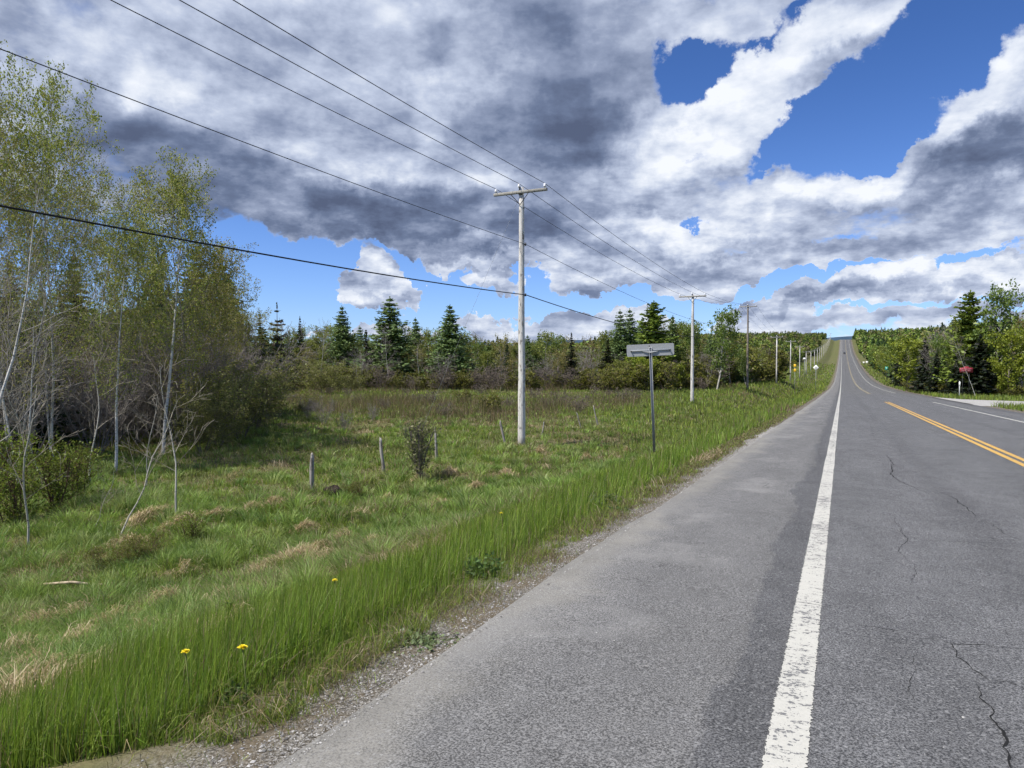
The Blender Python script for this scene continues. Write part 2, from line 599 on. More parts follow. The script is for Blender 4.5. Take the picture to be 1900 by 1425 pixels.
def mat_attr(name, rough=0.9, nscale=(30, 30, 6), contrast=0.5, spec=0.1):
    m, t, out = new_mat(name)
    at = t.node('ShaderNodeAttribute', attribute_name='col')
    tcn = t.node('ShaderNodeTexCoord')
    v = t.vm('MULTIPLY', tcn.outputs['Object'], nscale)
    n = t.noise(v, 1.0, 5, 0.6)
    f = t.rng(n, 0.3, 0.7, 1 - contrast, 1 + contrast * 0.4)
    c = t.vm('SCALE', at.outputs['Color'], sc_=f)
    principled(t, out, c, rough, spec=spec, bump=n, bstr=0.4)
    return m


M_LEAF = mat_leaf('leaf', 0.45)
M_NEEDLE = mat_leaf('needle', 0.18, 0.3)
M_GRASS = mat_leaf('grass_blade', 0.42, 0.0)
M_TWIG = mat_attr('twig_bark', 0.9, (9, 9, 3), 0.35)
M_STONE = mat_attr('pebble', 0.85, (60, 60, 60), 0.3)


def mat_birch():
    m, t, out = new_mat('birch_bark')
    tcn = t.node('ShaderNodeTexCoord')
    o = tcn.outputs['Object']
    at = t.node('ShaderNodeAttribute', attribute_name='col')
    n1 = t.noise(t.vm('MULTIPLY', o, (5, 5, 26)), 1.0, 4, 0.6)
    n2 = t.noise(t.vm('MULTIPLY', o, (3, 3, 2.2)), 1.0, 3, 0.5)
    f = t.rng(n1, 0.56, 0.64)
    f2 = t.rng(n2, 0.5, 0.75, 0.0, 0.55)
    c = t.mix(t.m('MAXIMUM', t.m('MULTIPLY', f, 0.8), f2), at.outputs['Color'], (0.05, 0.045, 0.04))
    principled(t, out, c, 0.8, spec=0.15, bump=n1, bstr=0.3)
    return m


M_BIRCH = mat_birch()


def mat_plain(name, col, rough=0.5, metal=0.0, spec=0.4, nscale=12.0, vary=0.12, streak=None):
    m, t, out = new_mat(name)
    tcn = t.node('ShaderNodeTexCoord')
    v = tcn.outputs['Object']
    if streak:
        v = t.vm('MULTIPLY', v, streak)
    n = t.noise(v, nscale, 5, 0.6)
    c = t.mix(t.rng(n, 0.35, 0.7), tuple(x * (1 - vary) for x in col), tuple(min(1, x * (1 + vary)) for x in col))
    principled(t, out, c, t.rng(n, 0.3, 0.7, rough - 0.08, rough + 0.1), metal, spec, bump=n, bstr=0.08)
    return m


def mat_pole(name, base, dark, pale):
    m, t, out = new_mat(name)
    tcn = t.node('ShaderNodeTexCoord')
    o = tcn.outputs['Object']
    oi = t.node('ShaderNodeObjectInfo')
    o = t.vm('ADD', o, t.comb(t.m('MULTIPLY', oi.outputs['Random'], 37.0), 0.0, 0.0))
    n1 = t.noise(t.vm('MULTIPLY', o, (22, 22, 1.1)), 1.0, 6, 0.65)
    n2 = t.noise(t.vm('MULTIPLY', o, (9, 9, 3.0)), 1.0, 4, 0.6)
    n3 = t.noise(t.vm('MULTIPLY', o, (60, 60, 2.5)), 1.0, 3, 0.6)
    c = t.mix(t.rng(n1, 0.35, 0.6), pale, base)
    c = t.mix(t.rng(n2, 0.55, 0.66, 0, 0.75), c, dark)
    c = t.mix(t.rng(n3, 0.62, 0.70, 0, 0.6), c, dark)
    z = t.sep(tcn.outputs['Object'])[2]
    c = t.mix(t.rng(z, 0.5, 0.0, 0.0, 0.5), c, (0.16, 0.14, 0.10))
    principled(t, out, c, 0.9, spec=0.1, bump=n1, bstr=0.6, bdist=0.02)
    return m


M_POLE_W = mat_pole('weathered_pole_wood', (0.46, 0.44, 0.41), (0.10, 0.09, 0.08), (0.70, 0.68, 0.64))
M_POLE_D = mat_pole('dark_pole_wood', (0.20, 0.17, 0.14), (0.07, 0.06, 0.05), (0.27, 0.24, 0.21))
M_ARM = mat_pole('crossarm_wood', (0.26, 0.25, 0.22), (0.07, 0.065, 0.05), (0.34, 0.33, 0.30))
M_POST = mat_pole('fence_post_wood', (0.24, 0.225, 0.20), (0.07, 0.06, 0.05), (0.38, 0.36, 0.33))
M_STEEL_D = mat_plain('dark_steel', (0.05, 0.05, 0.05), 0.6, 0.3)
M_WIRE = mat_plain('wire', (0.035, 0.037, 0.042), 0.5, 0.0, 0.2)
M_CABLE = mat_plain('cable_sheath', (0.012, 0.012, 0.013), 0.6, 0.0, 0.3)
M_GALV = mat_plain('galvanised_steel', (0.30, 0.315, 0.33), 0.6, 0.1, 0.4, 25)
M_ALU = mat_plain('aluminium_sheet', (0.33, 0.34, 0.345), 0.7, 0.0, 0.3, 30, 0.10)
M_PORC = mat_plain('white_porcelain', (0.80, 0.80, 0.82), 0.15, 0.0, 0.6)
M_YEL_F = mat_plain('dandelion_petal', (0.80, 0.66, 0.02), 0.7)
M_WHITE = mat_plain('white_sign_sheet', (0.80, 0.80, 0.78), 0.5)
M_YSIGN = mat_plain('yellow_sign_sheet', (0.80, 0.50, 0.03), 0.5)
M_GSIGN = mat_plain('green_sign_sheet', (0.03, 0.30, 0.20), 0.5)
M_RSIGN = mat_plain('red_sign_paint', (0.27, 0.028, 0.042), 0.5)
M_BLACK = mat_plain('black_paint', (0.02, 0.02, 0.022), 0.3, 0.0, 0.5)
M_RUBBER = mat_plain('tyre_rubber', (0.02, 0.02, 0.02), 0.9)
M_GLASS = mat_plain('car_glass', (0.03, 0.035, 0.04), 0.08, 0.0, 0.8)


def mat_ground():
    m, t, out = new_mat('meadow_ground')
    gm = t.node('ShaderNodeNewGeometry')
    p = gm.outputs['Position']
    n1 = t.noise(p, 0.35, 5, 0.6)
    n2 = t.noise(p, 2.5, 5, 0.65)
    n3 = t.noise(p, 14, 4, 0.7)
    c = t.mix(t.rng(n1, 0.38, 0.62), (0.090, 0.115, 0.034), (0.13, 0.115, 0.062))
    c = t.mix(t.rng(n2, 0.45, 0.68), c, (0.065, 0.080, 0.024))
    c = t.mix(t.rng(n3, 0.45, 0.75, 0, 0.6), c, (0.17, 0.14, 0.085))
    x, y, z = t.sep(p)
    xn = t.m('ADD', x, t.m('MULTIPLY', t.m('SUBTRACT', n2, 0.5), 1.2))
    ver = t.m('MULTIPLY', t.rng(xn, -2.9, -2.3), t.rng(xn, 11.0, 10.2))
    n4 = t.noise(p, 60, 4, 0.7)
    gv = t.mix(t.rng(n4, 0.38, 0.64), (0.055, 0.048, 0.038), (0.25, 0.235, 0.205))
    gv = t.mix(t.rng(n2, 0.42, 0.6, 0, 0.7), gv, (0.12, 0.095, 0.06))
    c = t.mix(ver, c, gv)
    principled(t, out, c, 0.95, spec=0.05, bump=n3, bstr=0.5, bdist=0.05)
    return m


def asphalt_nodes(t, p, warm=False):
    """returns base asphalt colour with aggregate grain, and a bump height"""
    x, y, z = t.sep(p)
    g1 = t.noise(p, 95, 3, 0.75)
    vo = t.node('ShaderNodeTexVoronoi')
    t.put(vo.inputs['Vector'], p)
    vo.inputs['Scale'].default_value = 70
    ag = t.rng(vo.outputs['Color'], 0.55, 1.0)
    vo2 = t.node('ShaderNodeTexVoronoi')
    t.put(vo2.inputs['Vector'], p)
    vo2.inputs['Scale'].default_value = 85
    sp = t.rng(t.sep(vo2.outputs['Color'])[0], 0.93, 0.98)
    big = t.noise(p, 0.6, 5, 0.6)
    mid = t.noise(p, 3.0, 5, 0.6)
    # wheel paths and a dark strip beside the edge line run along the road
    lane = t.mix(t.rng(g1, 0.39, 0.63), (0.032, 0.0325, 0.034), (0.175, 0.175, 0.175))
    sh = t.mix(t.rng(g1, 0.39, 0.63), (0.052, 0.0515, 0.050), (0.225, 0.221, 0.213))
    stretch = t.noise(t.vm('MULTIPLY', p, (1.6, 0.35, 1.0)), 1.0, 5, 0.6)
    fine = t.noise(t.vm('MULTIPLY', p, (4.0, 2.2, 1.0)), 1.0, 4, 0.65)
    xe = t.m('ADD', x, t.m('MULTIPLY', t.m('SUBTRACT', stretch, 0.5), 0.65))
    xe = t.m('ADD', xe, t.m('MULTIPLY', t.m('SUBTRACT', fine, 0.5), 0.22))
    fsh = t.rng(xe, -0.39, -0.33, 0.92, 0.0)
    c = t.mix(fsh, lane, sh)
    # darker sealed strip left beside the edge line
    c = t.mix(t.m('MULTIPLY', t.m('SUBTRACT', 1.0, fsh), t.rng(x, 0.1, -0.1, 0.0, 0.16)), c, (0.05, 0.05, 0.052))
    c = t.mix(t.m('MULTIPLY', t.rng(mid, 0.50, 0.62), t.m('MULTIPLY', fsh, 0.28)), c, (0.075, 0.075, 0.075))
    # sandy dust drifted on the shoulder and along its outer edge
    xd = t.m('ADD', x, t.m('MULTIPLY', t.m('SUBTRACT', big, 0.5), 1.6))
    xd = t.m('ADD', xd, t.m('MULTIPLY', t.m('SUBTRACT', mid, 0.5), 0.5))
    dust = t.rng(xd, -1.9, -1.45, 0.85, 0.0)
    c = t.mix(t.m('MULTIPLY', dust, t.rng(g1, 0.25, 0.6, 0.3, 1.0)), c, (0.24, 0.23, 0.205))
    midp = t.m('MULTIPLY', t.m('MULTIPLY', t.rng(big, 0.48, 0.66), t.rng(x, -0.5, -0.9)), 0.45)
    c = t.mix(midp, c, (0.24, 0.235, 0.222))
    # right shoulder
    c = t.mix(t.rng(x, 7.4, 8.2, 0, 0.6), c, (0.15, 0.146, 0.138))
    # blotches, polished wheel paths
    wp = t.m('ABSOLUTE', t.m('SUBTRACT', t.m('MODULO', t.m('ADD', x, 20.0), 1.8), 0.9))
    wpf = t.rng(wp, 0.55, 0.9, 1.0, 0.88)
    c = t.vm('SCALE', c, sc_=t.m('MULTIPLY', wpf, t.rng(mid, 0.3, 0.7, 0.88, 1.12)))
    c = t.vm('SCALE', c, sc_=t.rng(stretch, 0.3, 0.7, 0.90, 1.10))
    c = t.mix(t.m('MULTIPLY', ag, 0.22), c, (0.24, 0.24, 0.24))
    c = t.mix(t.m('MULTIPLY', sp, 0.32), c, (0.36, 0.36, 0.35))
    # transverse hairline cracks far along the road
    hc = t.noise(t.vm('MULTIPLY', p, (0.6, 0.28, 1)), 1.0, 4, 0.6)
    hl = t.m('ABSOLUTE', t.m('SUBTRACT', t.m('FRACT', t.m('ADD', t.m('MULTIPLY', y, 0.11), t.m('MULTIPLY', hc, 0.55))), 0.5))
    c = t.mix(t.rng(hl, 0.0, 0.0035, 0.45, 0.0), c, (0.03, 0.03, 0.03))
    return c, g1


def mat_asphalt():
    m, t, out = new_mat('asphalt')
    gm = t.node('ShaderNodeNewGeometry')
    p = gm.outputs['Position']
    c, g1 = asphalt_nodes(t, p)
    principled(t, out, c, 0.88, spec=0.25, bump=g1, bstr=0.55, bdist=0.006)
    return m


def mat_line(name, col, wear=0.5):
    m, t, out = new_mat(name)
    gm = t.node('ShaderNodeNewGeometry')
    p = gm.outputs['Position']
    n1 = t.noise(p, 45, 4, 0.75)
    n2 = t.noise(t.vm('MULTIPLY', p, (9, 22, 1)), 1.0, 4, 0.7)
    n3 = t.noise(p, 0.9, 3, 0.5)
    k = t.m('ADD', t.m('MULTIPLY', n1, 0.55), t.m('MULTIPLY', n2, 0.45))
    k = t.m('ADD', k, t.m('MULTIPLY', t.m('SUBTRACT', n3, 0.5), 0.25))
    tc_ = t.node('ShaderNodeUVMap')
    mc_ = t.m('ABSOLUTE', t.m('ADD', t.sep(p)[0], 0.0))
    k = t.m('ADD', k, t.rng(mc_, 0.0, 0.07, 0.022 * wear, 0.0))
    chip = t.rng(k, 0.586 - wear * 0.055, 0.612 - wear * 0.045)
    c = t.mix(t.rng(n1, 0.3, 0.7), tuple(x * 0.86 for x in col), col)
    c = t.mix(chip, c, t.mix(n1, (0.07, 0.07, 0.07), (0.18, 0.18, 0.18)))
    principled(t, out, c, 0.75, spec=0.25, bump=n1, bstr=0.3, bdist=0.004)
    return m


M_GROUND = mat_ground()
M_ASPH = mat_asphalt()
M_LWHITE = mat_line('white_line_paint', (0.47, 0.46, 0.41), 0.95)
M_LYEL = mat_line('yellow_line_paint', (0.56, 0.34, 0.075), 0.6)


def mat_gravel(name='gravel_surface'):
    m, t, out = new_mat(name)
    gm = t.node('ShaderNodeNewGeometry')
    p = gm.outputs['Position']
    n = t.noise(p, 40, 5, 0.7)
    n2 = t.noise(p, 0.7, 4, 0.6)
    c = t.mix(t.rng(n, 0.3, 0.7), (0.25, 0.24, 0.225), (0.42, 0.41, 0.385))
    c = t.vm('SCALE', c, sc_=t.rng(n2, 0.3, 0.7, 0.85, 1.1))
    principled(t, out, c, 0.95, spec=0.1, bump=n, bstr=0.5)
    return m


M_GRAVEL = mat_gravel()
M_CRACK = mat_plain('crack_fill', (0.018, 0.018, 0.018), 0.9, 0, 0.1)

# ------------------------------------------------------------------ terrain and road sheets
ULINES = np.unique(np.round(np.concatenate([
    [-9000, -5000, -3000, -2000, -1400, -1000, -800], np.arange(-650, -150, 50), np.arange(-150, -60, 10), np.arange(-60, -30, 3), np.arange(-30, -8, 0.5),
    [-8, -7.5, -7, -6.5, -6, -5.4, -4.8, -4.2, -3.6, -3.2, -2.6, -2.3, -1.92, -1.8, 0, 3.5, 7, 9.0, 9.2, 9.6, 10, 11, 12, 13, 14, 15, 17, 20, 24, 30, 40, 55, 75],
    np.arange(100, 600, 50), [700, 900, 1200, 2000, 3500, 6000, 9000]]), 3))
SLINES = np.unique(np.round(np.concatenate([[-6000, -2500, -1000, -400, -200], np.arange(-100, -20, 10), np.arange(-20, 60, 0.5), np.arange(60, 130, 1.5), np.arange(130, 400, 6),
                                            np.arange(400, 1200, 15), np.arange(1200, 2000, 80), [2200, 2600, 3200, 4000, 6000, 9000, 14000]]), 3))


def sheet(name, us, ss, zf, mat):
    U, S = np.meshgrid(us, ss)
    Z = zf(U, S)
    V = np.stack([U, S, Z], -1).reshape(-1, 3)
    nu, ns = len(us), len(ss)
    i = np.arange(nu - 1)[None, :] + (np.arange(ns - 1) * nu)[:, None]
    Q = np.stack([i, i + 1, i + 1 + nu, i + nu], -1).reshape(-1, 4)
    return quad_mesh(name, V, Q, mat, smooth=True)


def zterr(U, S):
    Z = H(U, S)
    # the ground lies under the paved sheet
    return np.where((U > -1.86) & (U < 9.1), R(S) - 0.12, Z)


ground = sheet('ground', ULINES, SLINES, zterr, M_GROUND)
tag(ground, kind='structure')
RS = SLINES[(SLINES >= -400) & (SLINES <= 1200)]
rng = np.random.default_rng(7)
# road: left edge broken by the wandering line of the asphalt
redge = -1.90 + (fbm(RS, RS * 0, 0.5, 3) - 0.5) * 0.16
rows = []
for k, s_ in enumerate(RS):
    us = [redge[k] - 0.02, redge[k], -1.2, 0, 3.5, 7.1, 9.1, 9.13]
    zz = [R(s_) - 0.10, R(s_), R(s_), R(s_), R(s_), R(s_), R(s_), R(s_) - 0.10]
    rows.append([(u_, s_, z_) for u_, z_ in zip(us, zz)])
V = np.array(rows).reshape(-1, 3)
i = np.arange(7)[None, :] + (np.arange(len(RS) - 1) * 8)[:, None]
Q = np.stack([i, i + 1, i + 9, i + 8], -1).reshape(-1, 4)
road = tag(quad_mesh('road', V, Q, M_ASPH), kind='structure')


def strip(mb, u0, u1, s0, s1, lift=0.004, jag=0.0, seed=1):
    ss = RS[(RS > s0) & (RS < s1)]
    ss = np.unique(np.concatenate([[s0], ss, [s1]]))
    if jag:
        ss = np.unique(np.concatenate([ss, np.arange(max(s0, -5), min(s1, 14), 0.012)]))
    r_ = np.random.default_rng(seed)
    j0 = r_.normal(0, jag, len(ss)) if jag else 0
    j1 = r_.normal(0, jag, len(ss)) if jag else 0
    z = R(ss)
    # follow the straight facets of the road sheet
    z = np.interp(ss, RS, R(RS)) + lift
    a = np.stack([u0 + j0 + 0 * ss, ss, z], 1)
    b = np.stack([u1 + j1 + 0 * ss, ss, z], 1)
    n = len(ss)
    k = np.arange(n - 1)
    mb.add(np.concatenate([a, b]), np.stack([k, k + n, k + 1 + n, k + 1], 1))


mb = MB()
strip(mb, -0.085, 0.085, -30, 1050, jag=0.004)
tag(mb.build('road_marking_edge_line', M_LWHITE), kind='structure')
mb = MB()
strip(mb, 6.98, 7.12, -30, 68)
strip(mb, 6.98, 7.12, 112, 1050)
tag(mb.build('road_marking_far_edge_line', M_LWHITE), kind='structure')
mb = MB()
strip(mb, 3.39, 3.51, -30, 66)
strip(mb, 3.61, 3.73, -30, 66)
tag(mb.build('road_marking_centre_lines', M_LYEL), kind='structure')
mb = MB()
strip(mb, 3.41, 3.51, 104, 1050)
strip(mb, 3.61, 3.71, 104, 1050)
tag(mb.build('road_marking_worn_centre_lines', mat_line('worn_yellow_line_paint', (0.36, 0.30, 0.16), 0.9)), kind='structure')


def on_road(px, py, lift=0.003):
    d = ray(px, py)
    t_ = 1.6 / -d[2]
    for _ in range(6):
        p = CAM + d * t_
        z = np.interp(p[1], RS, R(RS)) + lift
        t_ *= (CAM[2] - z) / (CAM[2] - p[2])
    return CAM + d * t_


CRACKS = [([(1622, 808), (1628, 820), (1640, 824), (1655, 826), (1668, 832), (1676, 842)], .010), ([(1645, 845), (1655, 862), (1660, 880), (1675, 893), (1700, 903), (1728, 917)], .022),
          ([(1758, 918), (1772, 926), (1782, 938), (1796, 947), (1812, 962)], .016), ([(1655, 955), (1668, 975), (1680, 990), (1690, 1002), (1676, 1020), (1684, 1040)], .009),
          ([(1690, 998), (1735, 1003), (1800, 1003), (1900, 1010)], .007), ([(1600, 1160), (1660, 1172), (1720, 1186), (1768, 1194), (1830, 1195), (1900, 1203)], .008),
          ([(1768, 1194), (1780, 1216), (1800, 1240), (1812, 1246), (1836, 1262)], .011), ([(1814, 1270), (1826, 1296), (1840, 1318), (1842, 1342), (1862, 1362), (1852, 1385), (1868, 1408), (1890, 1432), (1900, 1460)], .015),
          ([(1570, 905), (1650, 899), (1750, 905)], .005), ([(1400, 742), (1432, 730), (1458, 716)], .05), ([(1530, 790), (1522, 830), (1508, 880)], .006), ([(1676, 842), (1668, 846), (1645, 845)], .010), ([(1600, 770), (1612, 788), (1622, 808)], .010), ([(1728, 917), (1745, 914), (1758, 918)], .008), ([(1812, 962), (1840, 972), (1862, 990), (1900, 1003)], .008), ([(1684, 1040), (1700, 1062), (1692, 1085)], .006), ([(1560, 850), (1620, 846), (1655, 852)], .006), ([(1836, 1262), (1868, 1266), (1900, 1278)], .006), ([(1575, 985), (1620, 975), (1655, 985), (1690, 998)], .006), ([(1700, 1210), (1690, 1260), (1704, 1310)], .004)]
mb = MB()
r_ = np.random.default_rng(3)
for pl, w in CRACKS:
    P = np.array([on_road(*p) for p in pl])
    L = np.concatenate([[0], np.cumsum(np.linalg.norm(np.diff(P, axis=0), axis=1))])
    n = max(8, int(L[-1] / 0.03))
    tt = np.linspace(0, L[-1], n)
    C = np.stack([np.interp(tt, L, P[:, k]) for k in range(3)], 1)
    jit = np.cumsum(r_.normal(0, 0.008, (n, 2)), 0)
    jit -= np.linspace(0, 1, n)[:, None] * jit[-1]
    C[:, :2] += jit
    ww = 1.1 * w * (0.25 + 0.75 * r_.random(n)) * np.sin(np.linspace(0.15, PI - 0.15, n)) ** 0.5 * 0.5
    tn = np.gradient(C, axis=0)
    nn = np.stack([-tn[:, 1], tn[:, 0], tn[:, 0] * 0], 1)
    nn /= np.linalg.norm(nn, axis=1, keepdims=True) + 1e-9
    C[:, 2] = np.interp(C[:, 1], RS, R(RS)) + 0.002
    k = np.arange(n - 1)
    mb.add(np.concatenate([C - nn * ww[:, None], C + nn * ww[:, None]]), np.stack([k, k + n, k + 1 + n, k + 1], 1))
tag(mb.build('road_cracks', M_CRACK), kind='structure')

# side road: pale gravel lane joining from the right with a flared mouth
us = np.concatenate([np.arange(9.05, 30, 0.7), np.arange(30, 160, 5)])
V, rows = [], 9
for u_ in us:
    fl = 11 * math.exp(-(u_ - 9) / 5.0)
    a, b = 68 - fl * 0.75, 77 + fl * 1.3
    for k in range(rows):
        s_ = a + (b - a) * k / (rows - 1)
        V.append((u_, s_, max(float(H(u_, s_)), float(R(s_)) - 0.13) + 0.045 + (0.04 if 0 < k < rows - 1 else -0.03)))
i = np.arange(rows - 1)[None, :] + (np.arange(len(us) - 1) * rows)[:, None]
Q = np.stack([i, i + rows, i + rows + 1, i + 1], -1).reshape(-1, 4)
tag(quad_mesh('side_road', V, Q, M_GRAVEL), kind='structure')
SIDE_ROAD = lambda u, s: (u > 9) & (s > 68 - 8.3 * np.exp(-(u - 9) / 5.0)) & (s < 77 + 14.3 * np.exp(-(u - 9) / 5.0))

# ------------------------------------------------------------------ grass, straw and brush (uncountable)
GREEN = np.array([(0.168, 0.256, 0.034), (0.239, 0.334, 0.050), (0.310, 0.367, 0.064), (0.198, 0.223, 0.055), (0.141, 0.212, 0.050)])
LUSH = np.array([(0.151, 0.250, 0.026), (0.202, 0.300, 0.036), (0.269, 0.350, 0.078), (0.118, 0.200, 0.026), (0.090, 0.160, 0.023)])
STRAW = np.array([(0.379, 0.297, 0.175), (0.451, 0.367, 0.236), (0.307, 0.227, 0.131), (0.235, 0.166, 0.096)])
BROWN = np.array([(0.15, 0.105, 0.0675), (0.195, 0.1275, 0.0825), (0.24, 0.18, 0.1125), (0.1125, 0.0825, 0.06)])
WILLOW = np.array([(0.169, 0.195, 0.0585), (0.13, 0.156, 0.0455)])


def blades(name, P, h, w, lean, az, col, mat=M_GRASS, curl=0.35):
    n = len(P)
    if n == 0:
        return None
    d = np.stack([np.cos(az), np.sin(az), 0 * az], 1)
    side_az = np.random.default_rng(n).random(n) * 2 * PI
    sv = np.stack([np.cos(side_az), np.sin(side_az), 0 * az], 1)
    up = np.array([0, 0, 1.0])
    c1, s1 = np.cos(lean * 0.6)[:, None], np.sin(lean * 0.6)[:, None]
    c2, s2 = np.cos(lean + curl * lean)[:, None], np.sin(lean + curl * lean)[:, None]
    hh = h[:, None]
    mid = P + (up * c1 + d * s1) * hh * 0.55
    tip = mid + (up * c2 + d * s2) * hh * 0.50
    W = sv * (w / 2)[:, None]
    V = np.stack([P - W, P + W, mid - W * 0.8, mid + W * 0.8, tip - W * 0.15, tip + W * 0.15], 1).reshape(-1, 3)
    b = (np.arange(n) * 6)[:, None, None]
    Q = (b + np.array([[0, 1, 3, 2], [2, 3, 5, 4]])[None]).reshape(-1, 4)
    return quad_mesh(name, V, Q, mat, np.repeat(col, 2, 0))


def scatter_view(n, px0, px1, z0, z1, rng, power=0.0):
    """points spread over the ground in front of the viewpoint, thinning with distance"""
    a = (rng.uniform(px0, px1, n) - CX) / FPX
    f = rng.random(n)
    z = z0 * (z1 / z0) ** f if power == 0 else (z0 ** power + f * (z1 ** power - z0 ** power)) ** (1 / power)
    R_ = np.array([math.cos(YAW), math.sin(YAW)])
    F_ = _F[:2]
    return CAM[0] + R_[0] * a * z + F_[0] * z, CAM[1] + R_[1] * a * z + F_[1] * z, z


def pick(pal, rng, n):
    c = pal[rng.integers(0, len(pal), n)]
    return c * rng.uniform(0.75, 1.2, (n, 1))


def straw_mask(x, y):
    # drifts of flattened straw run along the ditch, others are scattered
    a = fbm(x * 1.0, y * 0.55, 0.8, 21, 4)
    rows_ = np.exp(-((x + 7.2 + 1.1 * np.sin(y * 0.55) + .6 * np.sin(y * 1.3 + 2)) / 0.8) ** 2) + 0.8 * np.exp(-((x + 10.8 + 0.8 * np.sin(y * 0.21 + 1)) / 0.8) ** 2)
    rows_ *= np.clip(1.4 - y / 30, 0.1, 1)
    return np.clip((a + rows_ * 0.12 - 0.63) / 0.06, 0, 1)


rg = np.random.default_rng(11)
# meadow grass
x, y, z = scatter_view(470000, -260, 1620, 3.2, 150, rg)
keep = (x < -2.06 - 0.42 * fbm(x, y, 1.2, 4)) & (y > -3)
x, y, z = x[keep], y[keep], z[keep]
n = len(x)
strip_w = np.exp(-((x + 3.28 + 0.35 * (fbm(x, y, 0.5, 77) - .5)) / 0.80) ** 4) * (z < 70)
lush = (rg.random(n) < strip_w * 0.97)
dens = fbm(x, y, 1.1, 31)
green_patch = fbm(x, y, 0.16, 40)
olive = fbm(x, y, 0.4, 44)
sm = straw_mask(x, y) * (1 - strip_w)
st = rg.random(n) < np.clip(sm * 0.85 + 0.05 + 0.05 * (green_patch < .45), 0, 1) * (~lush)
h = np.where(lush, (0.10 + 0.30 * rg.random(n) ** 1.3) * (0.55 + 0.8 * fbm(x, y, 1.3, 78)), rg.uniform(0.10, 0.26, n) * (0.6 + 0.9 * dens))
h = h * np.where(z > 25, 1.35, 1.0)
h = np.where((x > -2.65), h * 0.45, h)
h = np.where((~lush) & (z < 45), h * 0.72, h)
h = np.where(st, rg.uniform(0.14, 0.32, n), h)
bent = rg.random(n) < 0.16
lean = np.where(lush, np.where(bent, rg.uniform(0.5, 1.2, n), np.abs(rg.normal(0.16, 0.16, n))), np.abs(rg.normal(0.40, 0.28, n)))
lean = np.where(st, rg.uniform(0.7, 1.45, n), lean)
az = rg.random(n) * 2 * PI
az = np.where(lush, rg.normal(0.4, 1.2, n), az)
az = np.where(st, fbm(x, y, 0.8, 51) * 9 + rg.normal(0, .5, n), az)
w = np.maximum(0.0045, z * 0.00078) * rg.uniform(0.7, 1.3, n)
col = pick(GREEN, rg, n)
pale = pick(np.array([(0.125, 0.145, 0.040), (0.15, 0.155, 0.055)]), rg, n)
col = np.where((rg.random(n) < np.clip((olive - 0.42) * 3.0, 0, 0.85))[:, None], pale, col)
lc_ = pick(LUSH, rg, n) * (0.72 + 0.6 * fbm(x, y, 2.0, 68, 3))[:, None]
odd = rg.random(n)
lc_ = np.where((odd < 0.08)[:, None], pick(STRAW, rg, n) * 0.75, np.where((odd > 0.80)[:, None], pick(GREEN, rg, n), lc_))
col = np.where(lush[:, None], lc_, col)
brown_zone = np.clip((fbm(x, y * 0.6, 0.14, 61, 4) - 0.50) * 8, 0, 1) * sst(z, 20, 40) * 0.55
cl_ = 0.70 + 0.62 * fbm(x, y, 1.5, 66, 3) + 0.25 * (fbm(x, y, .25, 67) - .5)
col = col * np.where(lush, 1.0, cl_)[:, None]
bz = rg.random(n) < brown_zone
col = np.where(bz[:, None], pick(BROWN, rg, n) * 1.2, col)
col = np.where(st[:, None], pick(STRAW, rg, n), col)
P = np.stack([x, y, H(x, y) - 0.01], 1)
# tussocks: pull some blades together
tuf = (~lush) & (~st) & (rg.random(n) < 0.55)
gx = np.round(x / 0.33) * 0.33 + (vnoise(x, y, 3.1, 71) - .5) * .2
gy = np.round(y / 0.33) * 0.33 + (vnoise(x, y, 3.1, 72) - .5) * .2
k = (z < 30) & tuf
P[k, 0] = gx[k] + (x[k] - gx[k]) * 0.5
P[k, 1] = gy[k] + (y[k] - gy[k]) * 0.5
P[:, 2] = H(P[:, 0], P[:, 1]) - 0.01
o = blades('grass', P, h, w, lean, az, col)
tag(o, 'green meadow and verge grass with flattened straw between road and trees', 'grass', kind='stuff')

# raised tussocks of coarse grass, each splayed from its own foot
tx, ty, tz = scatter_view(5200, -200, 1500, 5, 75, rg)
k = (tx < -4.9) & (ty > -2)
tx, ty, tz = tx[k], ty[k], tz[k]
nb = np.clip((1100 / tz), 22, 90).astype(int)
idx = np.repeat(np.arange(len(tx)), nb)
n = len(idx)
rad_ = rg.uniform(0.09, 0.24, len(tx))
th_ = rg.random(n) * 6.283
rr_ = rg.random(n) ** 0.6
x = tx[idx] + np.cos(th_) * rr_ * rad_[idx]
y = ty[idx] + np.sin(th_) * rr_ * rad_[idx]
th2 = rg.uniform(0.16, 0.34, len(tx)) * (0.75 + 0.6 * fbm(tx, ty, 0.3, 12))
P = np.stack([x, y, H(tx[idx], ty[idx]) + 0.0], 1)
tc2 = np.array([(0.23, 0.35, 0.07), (0.28, 0.39, 0.09), (0.19, 0.29, 0.065), (0.32, 0.38, 0.13), (0.15, 0.25, 0.055)])[rg.integers(0, 5, len(tx))] * rg.uniform(.7, 1.15, (len(tx), 1))
col = tc2[idx] * rg.uniform(.75, 1.25, (n, 1))
dead = rg.random(n) < np.clip(fbm(tx, ty, .5, 14)[idx] * .9 - .36, .02, .5)
col = np.where(dead[:, None], pick(STRAW, rg, n) * .8, col)
o = blades('grass_tussocks', P, th2[idx] * rg.uniform(.7, 1.15, n), np.maximum(0.005, tz[idx] * 0.0008), 0.25 + rr_ * 0.75 * rg.uniform(.6, 1.3, n), th_, col)
tag(o, 'splayed green tussocks swelling out of the meadow', 'grass', kind='stuff')

